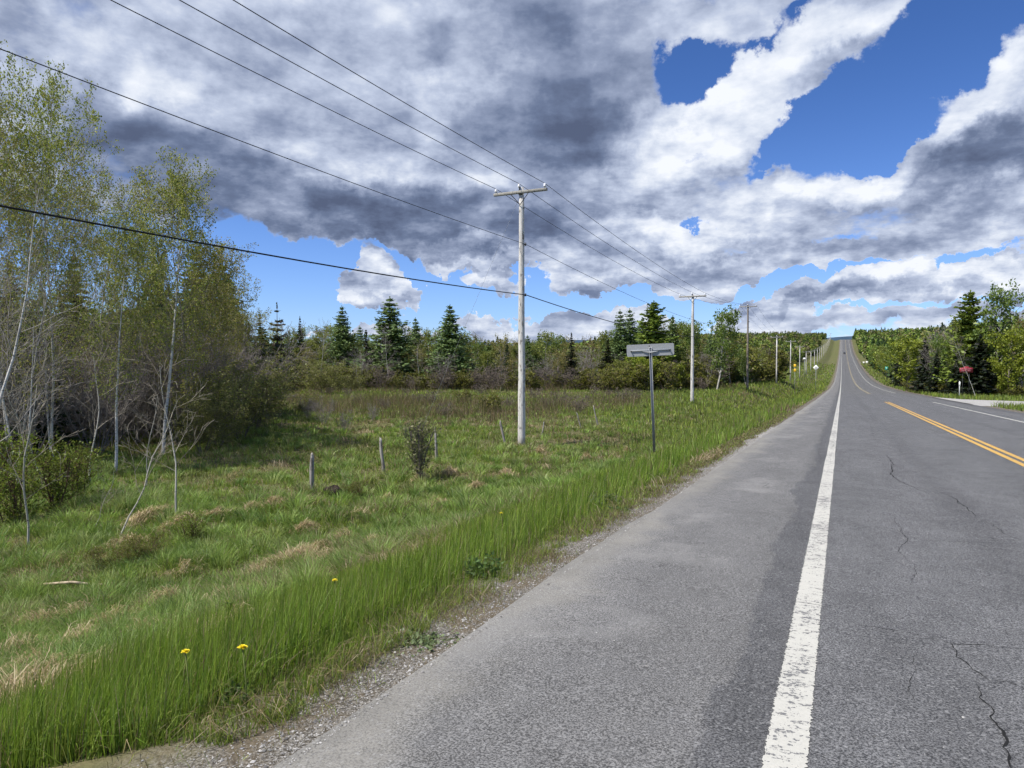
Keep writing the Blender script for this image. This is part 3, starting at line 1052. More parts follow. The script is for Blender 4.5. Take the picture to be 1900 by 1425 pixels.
STR = [(40, 1255, .4), (150, 1148, .45), (62, 1166, .3), (20, 1175, .3), (385, 1130, .5), (440, 1105, .3), (520, 1048, .55), (585, 1024, .4), (545, 1040, .4), (400, 958, .45), (455, 948, .4), (505, 938, .4), (545, 928, .35), (262, 962, .45), (320, 978, .3),
       (345, 968, .3), (640, 1003, .3), (100, 1236, .4), (230, 1012, .35), (715, 928, .3), (660, 955, .3), (15, 1330, .4), (60, 1290, .4), (130, 1205, .3), (420, 1180, .3), (300, 1120, .3), (560, 985, .25), (800, 935, .3), (880, 905, .3), (940, 880, .3),
       (1020, 870, .35), (1090, 850, .3), (1165, 838, .3), (330, 1060, .25), (780, 890, .3), (835, 878, .3), (1000, 838, .25), (690, 1010, .25), (620, 1035, .3), (470, 1075, .3), (200, 1160, .35), (250, 1190, .3), (10, 1225, .3)]
SX, SY, SR = [], [], []
for px, py, r0_ in STR:
    zz_ = 3.05 * FPX / (py - 680)
    for _ in range(4):
        p = pt(px, 680, zz_)
        zz_ = (1.6 - float(H(p[0], p[1])) - .08) * FPX / (py - 680)
    p = pt(px, 680, zz_)
    SX.append(p[0]); SY.append(p[1]); SR.append(r0_)
SX, SY, SR = np.array(SX), np.array(SY), np.array(SR)
idx = np.repeat(np.arange(len(SX)), (SR * 1800 * np.clip(12 / SY, .25, 1)).astype(int))
n = len(idx)
dx_, dy_ = rg.normal(0, .30, n) * SR[idx], rg.normal(0, .62, n) * SR[idx]
gap_ = rg.random(n) < np.clip((fbm(SX[idx] + dx_, SY[idx] + dy_, 3.2, 19) - .40) * 7, .02, 1)
idx, dx_, dy_ = idx[gap_], dx_[gap_], dy_[gap_]
n = len(idx)
x, y = SX[idx] + dx_, SY[idx] + dy_
swirl = rg.random(len(SX)) * 6.28
az_ = swirl[idx] + 2.2 * (fbm(x, y, 2.0, 15) - .5) * 2 + rg.normal(0, .85, n)
P = np.stack([x, y, H(x, y) + 0.07 + 0.16 * np.exp(-(dx_ / (.3 * SR[idx])) ** 2 - (dy_ / (.9 * SR[idx])) ** 2) * rg.random(n)], 1)
o = blades('straw', P, rg.uniform(.07, .24, n), np.maximum(.005, np.hypot(x, y) * .0007), rg.uniform(.9, 1.6, n), az_, pick(STRAW, rg, n) * 1.45)
tag(o, 'matted drifts of pale dead straw lying along the ditch', 'straw', kind='stuff')

# right-hand verge and island grass, and grass further along the left verge
x, y, z = scatter_view(90000, 1150, 2050, 24, 420, rg)
keep = ((x > 10.0) | (x < -3.0)) & (~SIDE_ROAD(x, y)) & (x > -40) & (x < 60)
keep &= ~((x < 0) & (z < 60) & (rg.random(len(x)) < 0.5))
x, y, z = x[keep], y[keep], z[keep]
n = len(x)
col = pick(GREEN, rg, n)
col = np.where((rg.random(n) < 0.25)[:, None], pick(WILLOW, rg, n), col)
P = np.stack([x, y, H(x, y) - 0.02], 1)
o = blades('grass', P, rg.uniform(0.18, 0.45, n) * (1 + z / 300), z * 0.0010, np.abs(rg.normal(0.3, 0.25, n)), rg.random(n) * 6.3, col)
tag(o, 'short grass of the far verges and the island beside the side road', 'grass', kind='stuff')

# brown brush of the wet meadow (spirea and dead stalks) in broad bands
x, y, z = scatter_view(150000, 380, 1560, 26, 132, rg)
band = np.clip((fbm(x, y, 0.07, 81, 4) * 1.5 + 0.30 * np.exp(-((z - 60) / 18) ** 2) + 0.30 * sst(z, 98, 112) - 0.87) * 5, 0, 1.0) * sst(-x, 13.2, 17) * np.clip(fbm(x, y, .45, 84) * 4 - 1.05, 0.10, 1)
keep = rg.random(len(x)) < band
x, y, z = x[keep], y[keep], z[keep]
n = len(x)
col = pick(BROWN, rg, n) * 0.95
yy = rg.random(n)
col = np.where((yy < 0.18)[:, None], pick(WILLOW, rg, n), col)
col = np.where((yy > 0.95)[:, None], pick(STRAW, rg, n) * 0.8, col)
P = np.stack([x, y, H(x, y) - 0.02], 1)
hh_ = rg.uniform(0.35, 1.35, n) * (0.15 + 1.6 * fbm(x, y, 0.5, 83, 4) ** 1.5)
o = blades('undergrowth', P, hh_, np.maximum(0.010, z * 0.00045), np.abs(rg.normal(0.35, 0.35, n)), rg.random(n) * 6.3, col)
tag(o, 'low brown brush and dead stalks in bands across the wet meadow', 'brush', kind='stuff')

# dead litter and sparse tufts on the gravel verge
n = 80000
y = 1.2 + 40 * rg.random(n) ** 1.7
x = -1.96 - 0.70 * rg.random(n) ** 0.65
cl = fbm(x, y, 2.2, 91)
keep = rg.random(n) < np.clip((cl - 0.36) * 4, 0.05, 1) * np.clip((-x - 1.95) / 0.35, 0.05, 1)
x, y = x[keep], y[keep]
n = len(x)
zz = np.hypot(x, y)
gr = rg.random(n) < 0.30
col = np.where(gr[:, None], pick(GREEN, rg, n), pick(STRAW, rg, n) * 0.50)
o = blades('grass_litter', np.stack([x, y, H(x, y) + 0.003], 1), rg.uniform(0.03, 0.10, n), np.maximum(0.003, zz * 0.0006), rg.uniform(0.5, 1.5, n), rg.random(n) * 6.3, col)
tag(o, 'dry litter and thin tufts on the gravel verge beside the asphalt', 'litter', kind='stuff')

# loose gravel
n = 26000
y = 0.8 + 26 * rg.random(n) ** 1.8
x = -1.92 - 0.36 * np.abs(rg.normal(0, 0.75, n)) + 0.07
k = rg.random(n) < 0.10
x[k] = rg.uniform(-1.95, 6.5, k.sum())
zz = np.where(x > -1.88, np.interp(y, RS, R(RS)), H(x, y))
sz = rg.uniform(0.0022, 0.0080, n) * (1 + 1.2 * (rg.random(n) < 0.08)) * np.where(x > -1.8, 0.55, 0.85)
sz = np.maximum(sz, y * 0.0005)
# squashed octahedra as 4-sided double pyramids written with quads
ang_ = rg.random(n) * 6.3
ca, sa = np.cos(ang_), np.sin(ang_)
base = np.stack([x, y, zz + sz * 0.25], 1)
offs = [(1, 0, 0), (0, .75, 0), (-.9, .1, 0), (.1, -.8, 0), (0.1, 0.05, .62), (0, 0, -.5)]
VV = []
for ox, oy, oz in offs:
    j = rg.uniform(0.75, 1.25, n)
    VV.append(base + np.stack([(ox * ca - oy * sa) * sz * j, (ox * sa + oy * ca) * sz * j, oz * sz * j], 1))
V = np.stack(VV, 1).reshape(-1, 3)
T = np.array([[0, 1, 4, 4], [1, 2, 4, 4], [2, 3, 4, 4], [3, 0, 4, 4]])
T = T[:, :3]
me = bpy.data.meshes.new('loose_gravel')
Q = ((np.arange(n) * 6)[:, None, None] + T[None]).reshape(-1, 3)
gc = rg.uniform(0.14, 0.44, (n, 1)) * np.array([[1.0, 0.97, 0.92]])
o = quad_mesh('loose_gravel', V, Q, M_STONE, np.repeat(gc, 4, 0))
tag(o, 'loose grey gravel along the ragged asphalt edge', 'gravel', kind='stuff')


# ------------------------------------------------------------------ woody plants
def true_h(root):
    z = 0
    for ch in root.children:
        co = np.empty(len(ch.data.vertices) * 3, np.float32)
        ch.data.vertices.foreach_get('co', co)
        z = max(z, float(np.percentile(co[2::3], 99.85)))
    root['h'] = z


def unit(v):
    return v / (np.linalg.norm(v) + 1e-9)


class Plant:
    """grows a branching skeleton; keeps trunk segments and fine twig segments apart"""

    def __init__(s, seed):
        s.r = np.random.default_rng(seed)
        s.S = []       # p0,p1,r0,r1,level
        s.T = []       # twig points with direction

    def line(s, p, d, L, n, r0, r1, wander, lift, level):
        pts = [np.array(p, float)]
        d = unit(np.array(d, float))
        ds = []
        for k in range(n):
            d = d + s.r.normal(0, wander, 3)
            d[2] += lift
            d = unit(d)
            q = pts[-1] + d * (L / n)
            a, b = r0 + (r1 - r0) * k / n, r0 + (r1 - r0) * (k + 1) / n
            s.S.append((*pts[-1], *q, a, b, level))
            pts.append(q)
            ds.append(d)
        return np.array(pts), np.array(ds)

    def sub(s, pts, ds, rads, specs, level, az0=None):
        """specs: list of (count, t0, t1, angle, length(t), nseg, wander, lift, rscale)"""
        if not specs:
            return
        cnt, t0, t1, angf, Lf, nseg, wan, lift, rs = specs[0]
        n = len(ds)
        a_ = s.r.random() * 6.3
        for k in range(cnt):
            t = t0 + (t1 - t0) * (k + s.r.random() * 0.9) / cnt
            i = min(int(t * n), n - 1)
            f = t * n - i
            p = pts[i] * (1 - f) + pts[i + 1] * f
            d0 = ds[i]
            a_ += 2.4 + s.r.normal(0, 0.4)
            e1 = unit(np.cross(d0, [0.3, 0.2, 1.0] if abs(d0[2]) < 0.95 else [1, 0, 0]))
            e2 = np.cross(d0, e1)
            an = angf(t) * s.r.uniform(0.75, 1.25) if callable(angf) else angf * s.r.uniform(0.7, 1.3)
            d = d0 * math.cos(an) + (e1 * math.cos(a_) + e2 * math.sin(a_)) * math.sin(an)
            L = Lf(t) * s.r.uniform(0.7, 1.25)
            r0 = max(0.0035, (rads[0] + (rads[1] - rads[0]) * t) * rs)
            r1 = max(0.0025, r0 * 0.35)
            P2, D2 = s.line(p, d, L, nseg, r0, r1, wan, lift, level)
            if len(specs) > 1:
                s.sub(P2, D2, (r0, r1), specs[1:], level + 1)
            else:
                for m_ in range(len(D2)):
                    s.T.append((*P2[m_ + 1], *D2[m_], t))

    def meshes(s, root, bark, twigcol, mtrunk=M_BIRCH, leafcol=None, leafn=1, leafsize=0.05, leafspread=0.06, mleaf=M_LEAF, thick=1.0, split=1, crown='crown', leaf_t=None, minr=0.0):
        S = np.array(s.S)
        lv = S[:, 8]
        mbt = MB()
        A = S[lv < split]
        mbt.tubes(A[:, :3], A[:, 3:6], A[:, 6], A[:, 7], 7, np.tile(bark, (len(A), 1)))
        tr = mbt.build('trunk', mtrunk, root, smooth=True)
        mbc = MB()
        B = S[lv >= split]
        rr = s.r
        if len(B):
            c = np.array(twigcol)[None] * rr.uniform(0.7, 1.3, (len(B), 1))
            mbc.tubes(B[:, :3], B[:, 3:6], np.maximum(B[:, 6] * thick, minr), np.maximum(B[:, 7] * thick, minr), 3, c)
        cr_ = mbc.build(crown if leafcol is None else 'twigs', M_TWIG, root)
        if leafcol is not None and len(s.T):
            T = np.array(s.T)
            if leaf_t is not None:
                T = T[rr.random(len(T)) < leaf_t(T)]
            k = np.repeat(np.arange(len(T)), leafn)
            P = T[k, :3] + rr.normal(0, leafspread, (len(k), 3))
            pal = np.array(leafcol)
            c = pal[rr.integers(0, len(pal), len(k))] * rr.uniform(0.7, 1.25, (len(k), 1))
            ml = MB()
            ml.leaves(P, rr.uniform(0.7, 1.3, len(k)) * leafsize, rr, c)
            ml.build('crown', mleaf, root)
        return root


ASPEN = [(0.260, 0.301, 0.050), (0.318, 0.337, 0.068), (0.202, 0.255, 0.045), (0.365, 0.346, 0.111)]
BUDS = [(0.304, 0.258, 0.062), (0.249, 0.224, 0.054), (0.358, 0.292, 0.107)]
GREY_TWIG = (0.20, 0.18, 0.16)
BR_TWIG = (0.13, 0.10, 0.08)


def make_aspen(name, seed, Ht, lean=(0, 0), spread=0.30, base=0.25, dens=1.0, cols=ASPEN, leafn=3, stems=1, bark=(0.50, 0.48, 0.43), r=0.075, leafsize=0.06, topleaf=True, twig=(0.26, 0.23, 0.19)):
    root = empty(name)
    p = Plant(seed)
    for st_ in range(stems):
        off = np.array([p.r.normal(0, .03), p.r.normal(0, .03), -0.25]) if st_ else np.array([0, 0, -0.25])
        hh = Ht * (1 if st_ == 0 else p.r.uniform(0.7, 0.95))
        d = np.array([lean[0] + (p.r.normal(0, .12) if st_ else 0), lean[1] + (p.r.normal(0, .12) if st_ else 0), 1.0])
        rr = r * (1 if st_ == 0 else 0.75)
        pts, ds = p.line(off, d, hh + 0.25, 16, rr, 0.008, 0.035, 0.03, 0)
        Lf = lambda t: Ht * spread * (0.25 + 1.0 * math.sin(PI * min(1, max(0, (1 - t) / (1 - base) * 0.85 + 0.1))) ** 0.8)
        p.sub(pts, ds, (rr * .6, .01), [
            (int(34 * dens), base, 0.985, lambda t: 1.0 - 0.45 * t, Lf, 6, 0.10, 0.085, 0.55),
            (int(9 * dens) + 1, 0.22, 1.0, 0.65, lambda t: Ht * 0.075 * (1.3 - 0.6 * t), 4, 0.13, 0.05, 0.6),
            (5, 0.2, 1.0, 0.6, lambda t: Ht * 0.028, 2, 0.2, 0.03, 0.6)], 1)
    lt = (lambda T: np.clip(0.35 + 0.9 * (T[:, 2] / Ht - 0.25), 0.12, 1)) if topleaf else None
    p.meshes(root, bark, twig, leafcol=cols, leafn=leafn, leafsize=leafsize, leafspread=0.07, leaf_t=lt, minr=0.0032)
    true_h(root)
    return root


def make_bare(name, seed, Ht, stems=1, spread=0.35, twig=GREY_TWIG, bark=(0.50, 0.48, 0.44), r=0.04, n1=14, n2=6, base=0.25, lean=0.0, cols=None, leafsize=0.05, leafn=1, minr=0.004, wander=0.05, mtrunk=M_BIRCH, stemspread=0.28, n3=4):
    root = empty(name)
    p = Plant(seed)
    for st_ in range(stems):
        a = p.r.random() * 6.3
        k = stemspread if stems > 1 else 0
        d = np.array([math.cos(a) * k * p.r.uniform(.3, 1.3) + lean, math.sin(a) * k * p.r.uniform(.3, 1.3), 1.0])
        hh = Ht * p.r.uniform(0.75, 1.05) if st_ else Ht
        off = np.array([math.cos(a), math.sin(a), 0]) * (0.03 if stems > 1 else 0) + np.array([0, 0, -0.2])
        pts, ds = p.line(off, d, hh + 0.2, 10, r, 0.006, wander, 0.02, 0)
        p.sub(pts, ds, (r * .7, .008), [
            (n1, base, 0.97, 0.75, lambda t: Ht * spread * (1.15 - 0.75 * t), 5, 0.12, 0.06, 0.6),
            (n2, 0.2, 1.0, 0.6, lambda t: Ht * spread * 0.38 * (1.2 - .5 * t), 3, 0.16, 0.03, 0.6),
            (n3, 0.25, 1.0, 0.6, lambda t: Ht * spread * 0.16, 2, 0.2, 0.02, 0.6)], 1)
    p.meshes(root, bark, twig, mtrunk=mtrunk, leafcol=cols, leafn=leafn, leafsize=leafsize, leafspread=0.05, minr=minr)
    true_h(root)
    return root


def make_conifer(name, seed, Ht, width=0.36, layers=26, per=9, cols=((0.020, 0.038, 0.016), (0.028, 0.050, 0.020), (0.016, 0.028, 0.013)), droop=-0.10, gap=0.0, size=0.30, dens=1.0, base=0.06, bark=(0.11, 0.085, 0.065), power=0.85, up=0.0, fuzz=0.10):
    root = empty(name)
    r = np.random.default_rng(seed)
    mt = MB()
    mt.polytube([(0, 0, -.2), (0, 0, Ht * .3), (0.02, 0, Ht * .65), (0, 0.02, Ht * 1.0)], [Ht * .014, Ht * .011, Ht * .006, .01], 7, bark)
    Pp, Dd, Ss = [], [], []
    bp0, bp1, br = [], [], []
    for L in range(layers):
        t = base + (1 - base) * (L + r.random() * .5) / layers
        if r.random() < gap:
            continue
        z0 = Ht * t
        reach = Ht * width * (1 - t) ** power * r.uniform(0.75, 1.15) + 0.05
        for k in range(per):
            a = r.random() * 6.3
            ln = reach * r.uniform(0.55, 1.12)
            if r.random() < gap * 0.6:
                continue
            dirv = np.array([math.cos(a), math.sin(a), droop + up * t + r.normal(0, .08)])
            m = max(3, int(ln / (size * 0.40) * dens))
            ff = (np.arange(m) + r.random(m)) / m
            pp = np.array([0, 0, z0]) + dirv[None] * (ln * ff)[:, None]
            pp[:, 2] += 0.10 * ln * ff ** 2
            side = np.array([-math.sin(a), math.cos(a), 0])
            pp += side[None] * (r.normal(0, fuzz, m) * ln * (1.1 - ff) + r.normal(0, fuzz * .4, m))[:, None]
            pp[:, 2] += r.normal(0, 0.05, m)
            Pp.append(pp)
            sg = np.where(r.random(m) < .5, -1, 1)
            Dd.append(dirv[None] * 0.8 + side[None] * sg[:, None] * 0.9)
            Ss.append(size * (1.15 - 0.45 * ff) * r.uniform(0.7, 1.2, m) * (0.55 + 0.45 * min(1, ln / 1.2)))
            bp0.append((0, 0, z0))
            bp1.append(np.array([0, 0, z0]) + dirv * ln * 0.9)
            br.append(0.012)
    mt.tubes(bp0, bp1, np.array(br) * 1.5, np.array(br) * .4, 3, np.tile(bark, (len(br), 1)))
    # leader
    m = 12
    pp = np.stack([r.normal(0, .03, m), r.normal(0, .03, m), np.linspace(Ht * .95, Ht * 1.01, m)], 1)
    Pp.append(pp)
    Dd.append(np.tile([0, 0, 1.0], (m, 1)))
    Ss.append(np.full(m, size * .45))
    P, Dn, Sz = np.concatenate(Pp), np.concatenate(Dd), np.concatenate(Ss)
    pal = np.array(cols)
    c = pal[r.integers(0, len(pal), len(P))] * r.uniform(0.7, 1.35, (len(P), 1))
    mt.build('trunk', M_TWIG, root)
    ml = MB()
    ml.leaves(P, Sz, r, c, flat=0.55, aspect=1.9, dirs=Dn)
    ml.build('crown', M_NEEDLE, root)
    true_h(root)
    return root


def make_leafy(name, seed, Ht, wid=0.55, n=2600, cols=((0.075, 0.12, 0.02), (0.10, 0.145, 0.026), (0.06, 0.10, 0.018)), size=0.22, lobes=22, base=0.22, bark=(0.30, 0.27, 0.23), conic=0.0, hollow=0.55, stems=1):
    """crown of many leaf clumps set at branch ends, with gaps between them"""
    root = empty(name)
    p = Plant(seed)
    r = p.r
    for _ in range(stems):
        d = np.array([r.normal(0, .10), r.normal(0, .10), 1.0])
        pts, ds = p.line(np.array([r.normal(0, .1) * (stems > 1), 0, -.2]), d, Ht * .96, 9, Ht * .012, .015, .05, .03, 0)
        Lf = lambda t: Ht * wid * 0.62 * ((1 - t) ** .8 * 1.1 + .08 if conic else (0.25 + math.sin(PI * min(1, (t - base) / (1.02 - base))) ** .6 * .85))
        p.sub(pts, ds, (Ht * .008, .01), [(lobes, base, .98, 0.95 if conic else 0.85, Lf, 5, .12, .06, .6), (5, .25, 1, .6, lambda t: Ht * .09, 3, .15, .05, .6)], 1)
    T = np.array(p.T)
    k = r.integers(0, len(T), n)
    P = T[k, :3] + r.normal(0, Ht * .022, (n, 3))
    pal = np.array(cols)
    cc = pal[k % len(pal)] * r.uniform(0.75, 1.3, (n, 1))
    S = np.array(p.S)
    mt = MB()
    A = S[S[:, 8] < 2]
    mt.tubes(A[:, :3], A[:, 3:6], A[:, 6], A[:, 7], 5, np.tile(bark, (len(A), 1)))
    B = S[S[:, 8] >= 2]
    mt.tubes(B[:, :3], B[:, 3:6], B[:, 6], B[:, 7], 3, np.tile(np.array(bark) * .7, (len(B), 1)))
    mt.build('trunk', M_TWIG, root)
    ml = MB()
    ml.leaves(P, r.uniform(.6, 1.3, n) * size, r, cc)
    ml.build('crown', M_LEAF, root)
    true_h(root)
    return root



def meet(px, py, h=0.0, z0=2.0, z1=200.0):
    """where the line of sight through photo (px, py) comes down to h metres above the ground"""
    zs = np.geomspace(z0, z1, 900)
    d = ray(px, py)
    P = CAM[None] + d[None] * zs[:, None]
    under = P[:, 2] < H(P[:, 0], P[:, 1]) + h
    return P[np.argmax(under)]


USED = set()
AUTO = {}
ORD = ['leftmost', 'second from left', 'third from left', 'fourth from left', 'fifth from left', 'sixth from left', 'seventh from left', 'eighth from left', 'ninth from left', 'tenth from left', 'eleventh from left', 'twelfth from left']


def auto(o, px, noun, plural, zones):
    """remember a repeat; name_repeats() words its label from what it stands beside"""
    z = [w for lim, w in zones if px >= lim][-1]
    AUTO.setdefault((noun, plural, z), []).append((px, o))


def name_repeats():
    for (noun, plural, z), lst in AUTO.items():
        lst.sort(key=lambda t: t[0])
        n = len(lst)
        for k, (px, o) in enumerate(lst):
            if n == 1:
                o['label'] = noun + ' ' + z
            elif n == 2:
                o['label'] = ('left' if k == 0 else 'right') + ' one of two ' + plural + ' ' + z
            else:
                o['label'] = ('rightmost' if k == n - 1 else ORD[min(k, 11)]) + ' of the ' + plural + ' ' + z


ZT = [(-999, 'behind the left clump'), (478, 'by the broad dark pine'), (540, 'behind the thin spruce spire'), (585, 'left of the narrow larch'), (640, 'by the dark short spruce'), (700, 'behind the tallest larch'),
      (750, 'by the slim larch'), (800, 'behind the broad ragged larch'), (855, 'left of the near pole'), (912, 'behind the near pole'), (985, 'right of the near pole'), (1035, 'by the short dark spruce'),
      (1090, 'left of the twin larches'), (1140, 'behind the grey road sign'), (1195, 'by the bright broad larch'), (1245, 'left of the second pole'), (1285, 'behind the second pole'), (1320, 'by the tall airy poplar'),
      (1360, 'left of the third pole'), (1392, 'right of the third pole'), (1425, 'by the fourth pole'), (1455, 'behind the yellow plates'), (1485, 'left of the white diamond sign')]
ZL = [(-999, 'outside the left edge'), (0, 'at the left edge'), (60, 'behind the straight sapling'), (120, 'left of the white aspen'), (190, 'behind the white aspen'), (250, 'between the two white aspens'),
      (300, 'right of the leaning white aspen'), (370, 'near the right end of the clump'), (430, 'at the right end of the clump')]
ZR = [(-999, 'by the round yellow green tree'), (1725, 'below the dark young spruce'), (1765, 'left of the red board'), (1805, 'right of the red board'), (1850, 'below the bright bushy tree'), (1900, 'beyond the right edge')]


def place(proto, px, z, top=None, label=None, cat=None, group=None, base_y=None, height=None, rz=None, sx=1.0, lean=None):
    """stand a plant where it is seen at photo column px and z metres ahead, tall enough to reach photo row top"""
    p = pt(px, CY + 0 * z - 32.5, z)
    gz = hgt(p)
    if height is None:
        tz = float(pt(px, top, z)[2])
        height = tz - gz
    k = height / proto['h']
    o = proto if proto.name not in USED else copy_tree(proto)
    USED.add(proto.name)
    o.location = (p[0], p[1], gz)
    o.scale = (k * sx, k * sx, k)
    rr = random.Random(int(px * 7 + z * 13))
    o.rotation_euler = (0, 0, rr.random() * 6.28 if rz is None else rz)
    if lean:
        # lean towards photo left/right by 'lean' radians
        ax = Vector((_F[0], _F[1], 0))
        q_ = Matrix.Rotation(lean, 4, ax) @ Matrix.Rotation(o.rotation_euler[2], 4, 'Z')
        o.rotation_euler = q_.to_euler()
    tag(o, label, cat, group)
    return o

#--PART2--
# ------------------------------------------------------------------ prototypes and trees of the left clump
A1 = make_aspen('aspen_tree', 101, 12.5, spread=0.30, base=0.22, dens=1.05, leafn=4, leafsize=0.065, stems=2)
A2 = make_aspen('aspen_tree', 102, 12.0, spread=0.26, base=0.20, dens=1.0, leafn=3, cols=BUDS + ASPEN, leafsize=0.055, stems=2, bark=(0.34, 0.32, 0.28))
A3 = make_aspen('aspen_tree', 103, 10.5, spread=0.26, base=0.30, dens=1.0, leafn=4, stems=1, r=0.095, bark=(0.60, 0.58, 0.54))
A4 = make_aspen('aspen_tree', 104, 10.0, spread=0.27, base=0.18, dens=1.0, leafn=3, cols=ASPEN + BUDS, stems=2, r=0.06, bark=(0.30, 0.28, 0.24))
G = 'aspens of the clump on the left'
place(A1, 95, 24, 130, 'tallest leafy aspen of the left clump, its crown cut by the upper cable', 'tree', G, rz=1.0, sx=.72)
place(A2, 15, 21, 132, 'leafy aspen with pale leaning stems at the very left edge', 'tree', G, rz=2.0, sx=.75)
place(A3, 212, 22.5, 380, 'white barked aspen with a crooked dark foot behind the bare saplings', 'tree', G, rz=0.3, lean=0.05, sx=.8)
place(A3, 300, 26.5, 275, 'white barked aspen leaning right at the edge of the meadow', 'tree', G, rz=2.6, lean=0.06, sx=.8)
place(A4, 352, 29, 325, 'leafy aspen rising behind the leaning white trunk', 'tree', G, rz=4.0, sx=.8)
place(A4, 405, 33, 440, 'rounded yellow green aspen at the right end of the left clump', 'tree', G, rz=1.5)
place(A4, 255, 31, 345, 'yellow green aspen filling the middle of the left clump', 'tree', G, rz=5.1, sx=.8)
place(A2, 165, 29, 300, 'thin budding aspen behind the tallest aspen', 'tree', G, rz=0.4, sx=.7)
place(A1, 60, 33, 300, 'budding aspen deep in the clump above the upper cable', 'tree', G, rz=3.3, sx=.8)
place(A2, -60, 24, 200, 'leafy aspen mostly outside the left edge of the photo', 'tree', G, rz=5.0)
place(A4, 440, 41, 520, 'low aspen with fine leaves at the far right foot of the left clump', 'tree', G, rz=2.2)

B1 = make_bare('bare_birch', 201, 8.5, stems=2, spread=0.40, n1=11, n2=4, r=0.048, bark=(0.55, 0.53, 0.49), twig=(0.27, 0.25, 0.225), base=0.2, stemspread=.22)
B2 = make_bare('bare_sapling', 202, 3.4, stems=1, spread=0.42, n1=9, n2=3, r=0.024, bark=(0.40, 0.38, 0.32), twig=(0.28, 0.25, 0.20), base=0.28, n3=2, wander=0.10)
B3 = make_bare('bare_sapling', 203, 3.6, stems=1, spread=0.40, n1=8, n2=3, r=0.022, bark=(0.38, 0.36, 0.29), twig=(0.28, 0.25, 0.19), base=0.30, n3=2, wander=0.13)
GS = 'bare saplings in front of the clump'
place(B1, -70, 14.5, 180, 'bare white birch leaning in over the left edge with long pale limbs', 'tree', 'bare birches at the left edge', rz=0.6, lean=0.08)
place(B1, 35, 19, 420, 'smaller bare birch with forked pale limbs below the thick cable', 'tree', 'bare birches at the left edge', rz=3.9, lean=0.03)
place(B2, 50, 12.4, 640, 'bare sapling with a straight pale stem nearest the left corner', 'tree', GS, rz=0.5)
place(B3, 216, 13.0, 690, 'kinked bare sapling leaning right in front of the white aspen', 'tree', GS, rz=2.2, lean=0.12)
place(B2, 322, 14.2, 610, 'bare forked sapling standing in the straw beside the round green bush', 'tree', GS, rz=4.1, lean=0.04)
place(B3, 168, 13.6, 850, 'short thin bare sapling left of the kinked one', 'tree', GS, rz=1.1)
place(B3, 100, 16.5, 640, 'bare sapling standing among green leaves behind the straight one', 'tree', GS, rz=5.3)
place(B2, 160, 19.5, 600, 'slender bare sapling beside the dark foot of the white aspen', 'tree', GS, rz=2.9)
place(B2, 270, 20, 690, 'slender bare sapling between the two white barked aspens', 'tree', GS, rz=0.9)

# dark conifers behind the clump
C1 = make_conifer('spruce_tree', 301, 13, width=0.22, layers=34, per=9, size=0.34)
C2 = make_conifer('pine_tree', 302, 12, width=0.25, layers=17, per=8, size=0.40, gap=0.10, cols=((0.022, 0.035, 0.022), (0.030, 0.045, 0.026), (0.06, 0.045, 0.03)), droop=0.05, power=0.7)
C3 = make_conifer('larch_tree', 303, 13, width=0.31, layers=38, per=14, size=0.26, cols=((0.13, 0.19, 0.065), (0.165, 0.225, 0.08), (0.10, 0.15, 0.055)), droop=0.12, power=0.75, fuzz=.30, dens=.8, gap=.02)
C4 = make_conifer('larch_tree', 304, 12, width=0.32, layers=34, per=11, size=0.34, cols=((0.14, 0.20, 0.03), (0.17, 0.235, 0.038), (0.11, 0.165, 0.03)), droop=0.15, power=0.65, fuzz=.2, gap=.06)
C5 = make_conifer('spruce_tree', 305, 9, width=0.25, layers=28, per=10, size=0.30, cols=((0.020, 0.030, 0.014), (0.030, 0.038, 0.018), (0.045, 0.034, 0.022)))
GC = 'dark conifers deep in the left clump'
place(C1, 140, 35, 470, 'dark spruce half hidden deep in the left clump', 'tree', GC, sx=1.3)
place(C1, 20, 30, 480, 'dark spruce behind the birch limbs at the left edge', 'tree', GC, sx=1.4)
place(C1, 62, 26, 560, 'dark young spruce behind the straight pale sapling', 'tree', GC, sx=1.5)
place(C3, 415, 48, 490, 'green larch rising at the right shoulder of the left clump', 'tree', GC, sx=1.2)
place(C3, 365, 44, 470, 'green larch hidden behind the leafy aspens', 'tree', GC, sx=1.2)

# bare thicket of alder and willow under the aspens
S1 = make_bare('bare_shrub', 401, 3.8, stems=9, spread=0.30, n1=9, n2=5, r=0.022, twig=(0.23, 0.205, 0.19), bark=(0.26, 0.235, 0.21), base=0.15, mtrunk=M_TWIG, stemspread=.5)
S2 = make_bare('bare_shrub', 402, 4.2, stems=8, spread=0.32, n1=10, n2=6, r=0.022, twig=(0.19, 0.16, 0.14), bark=(0.21, 0.185, 0.16), base=0.12, mtrunk=M_TWIG, stemspread=.42, cols=BUDS, leafsize=0.035)
S3 = make_bare('budding_shrub', 403, 3.0, stems=9, spread=0.32, n1=9, n2=5, r=0.016, twig=(0.17, 0.14, 0.10), bark=(0.17, 0.15, 0.12), base=0.12, mtrunk=M_TWIG, stemspread=.5, cols=[(0.20, 0.21, 0.06), (0.17, 0.18, 0.05), (0.24, 0.23, 0.09)], leafsize=0.05, leafn=2)
S4 = make_bare('budding_shrub', 404, 2.2, stems=8, spread=0.34, n1=9, n2=5, r=0.012, twig=(0.16, 0.10, 0.07), bark=(0.15, 0.11, 0.08), base=0.1, mtrunk=M_TWIG, stemspread=.5, cols=[(0.15, 0.165, 0.03), (0.12, 0.14, 0.02)], leafsize=0.04, leafn=2, n3=3)
GT = 'grey bare shrubs of the thicket under the aspens'
rt = random.Random(5)
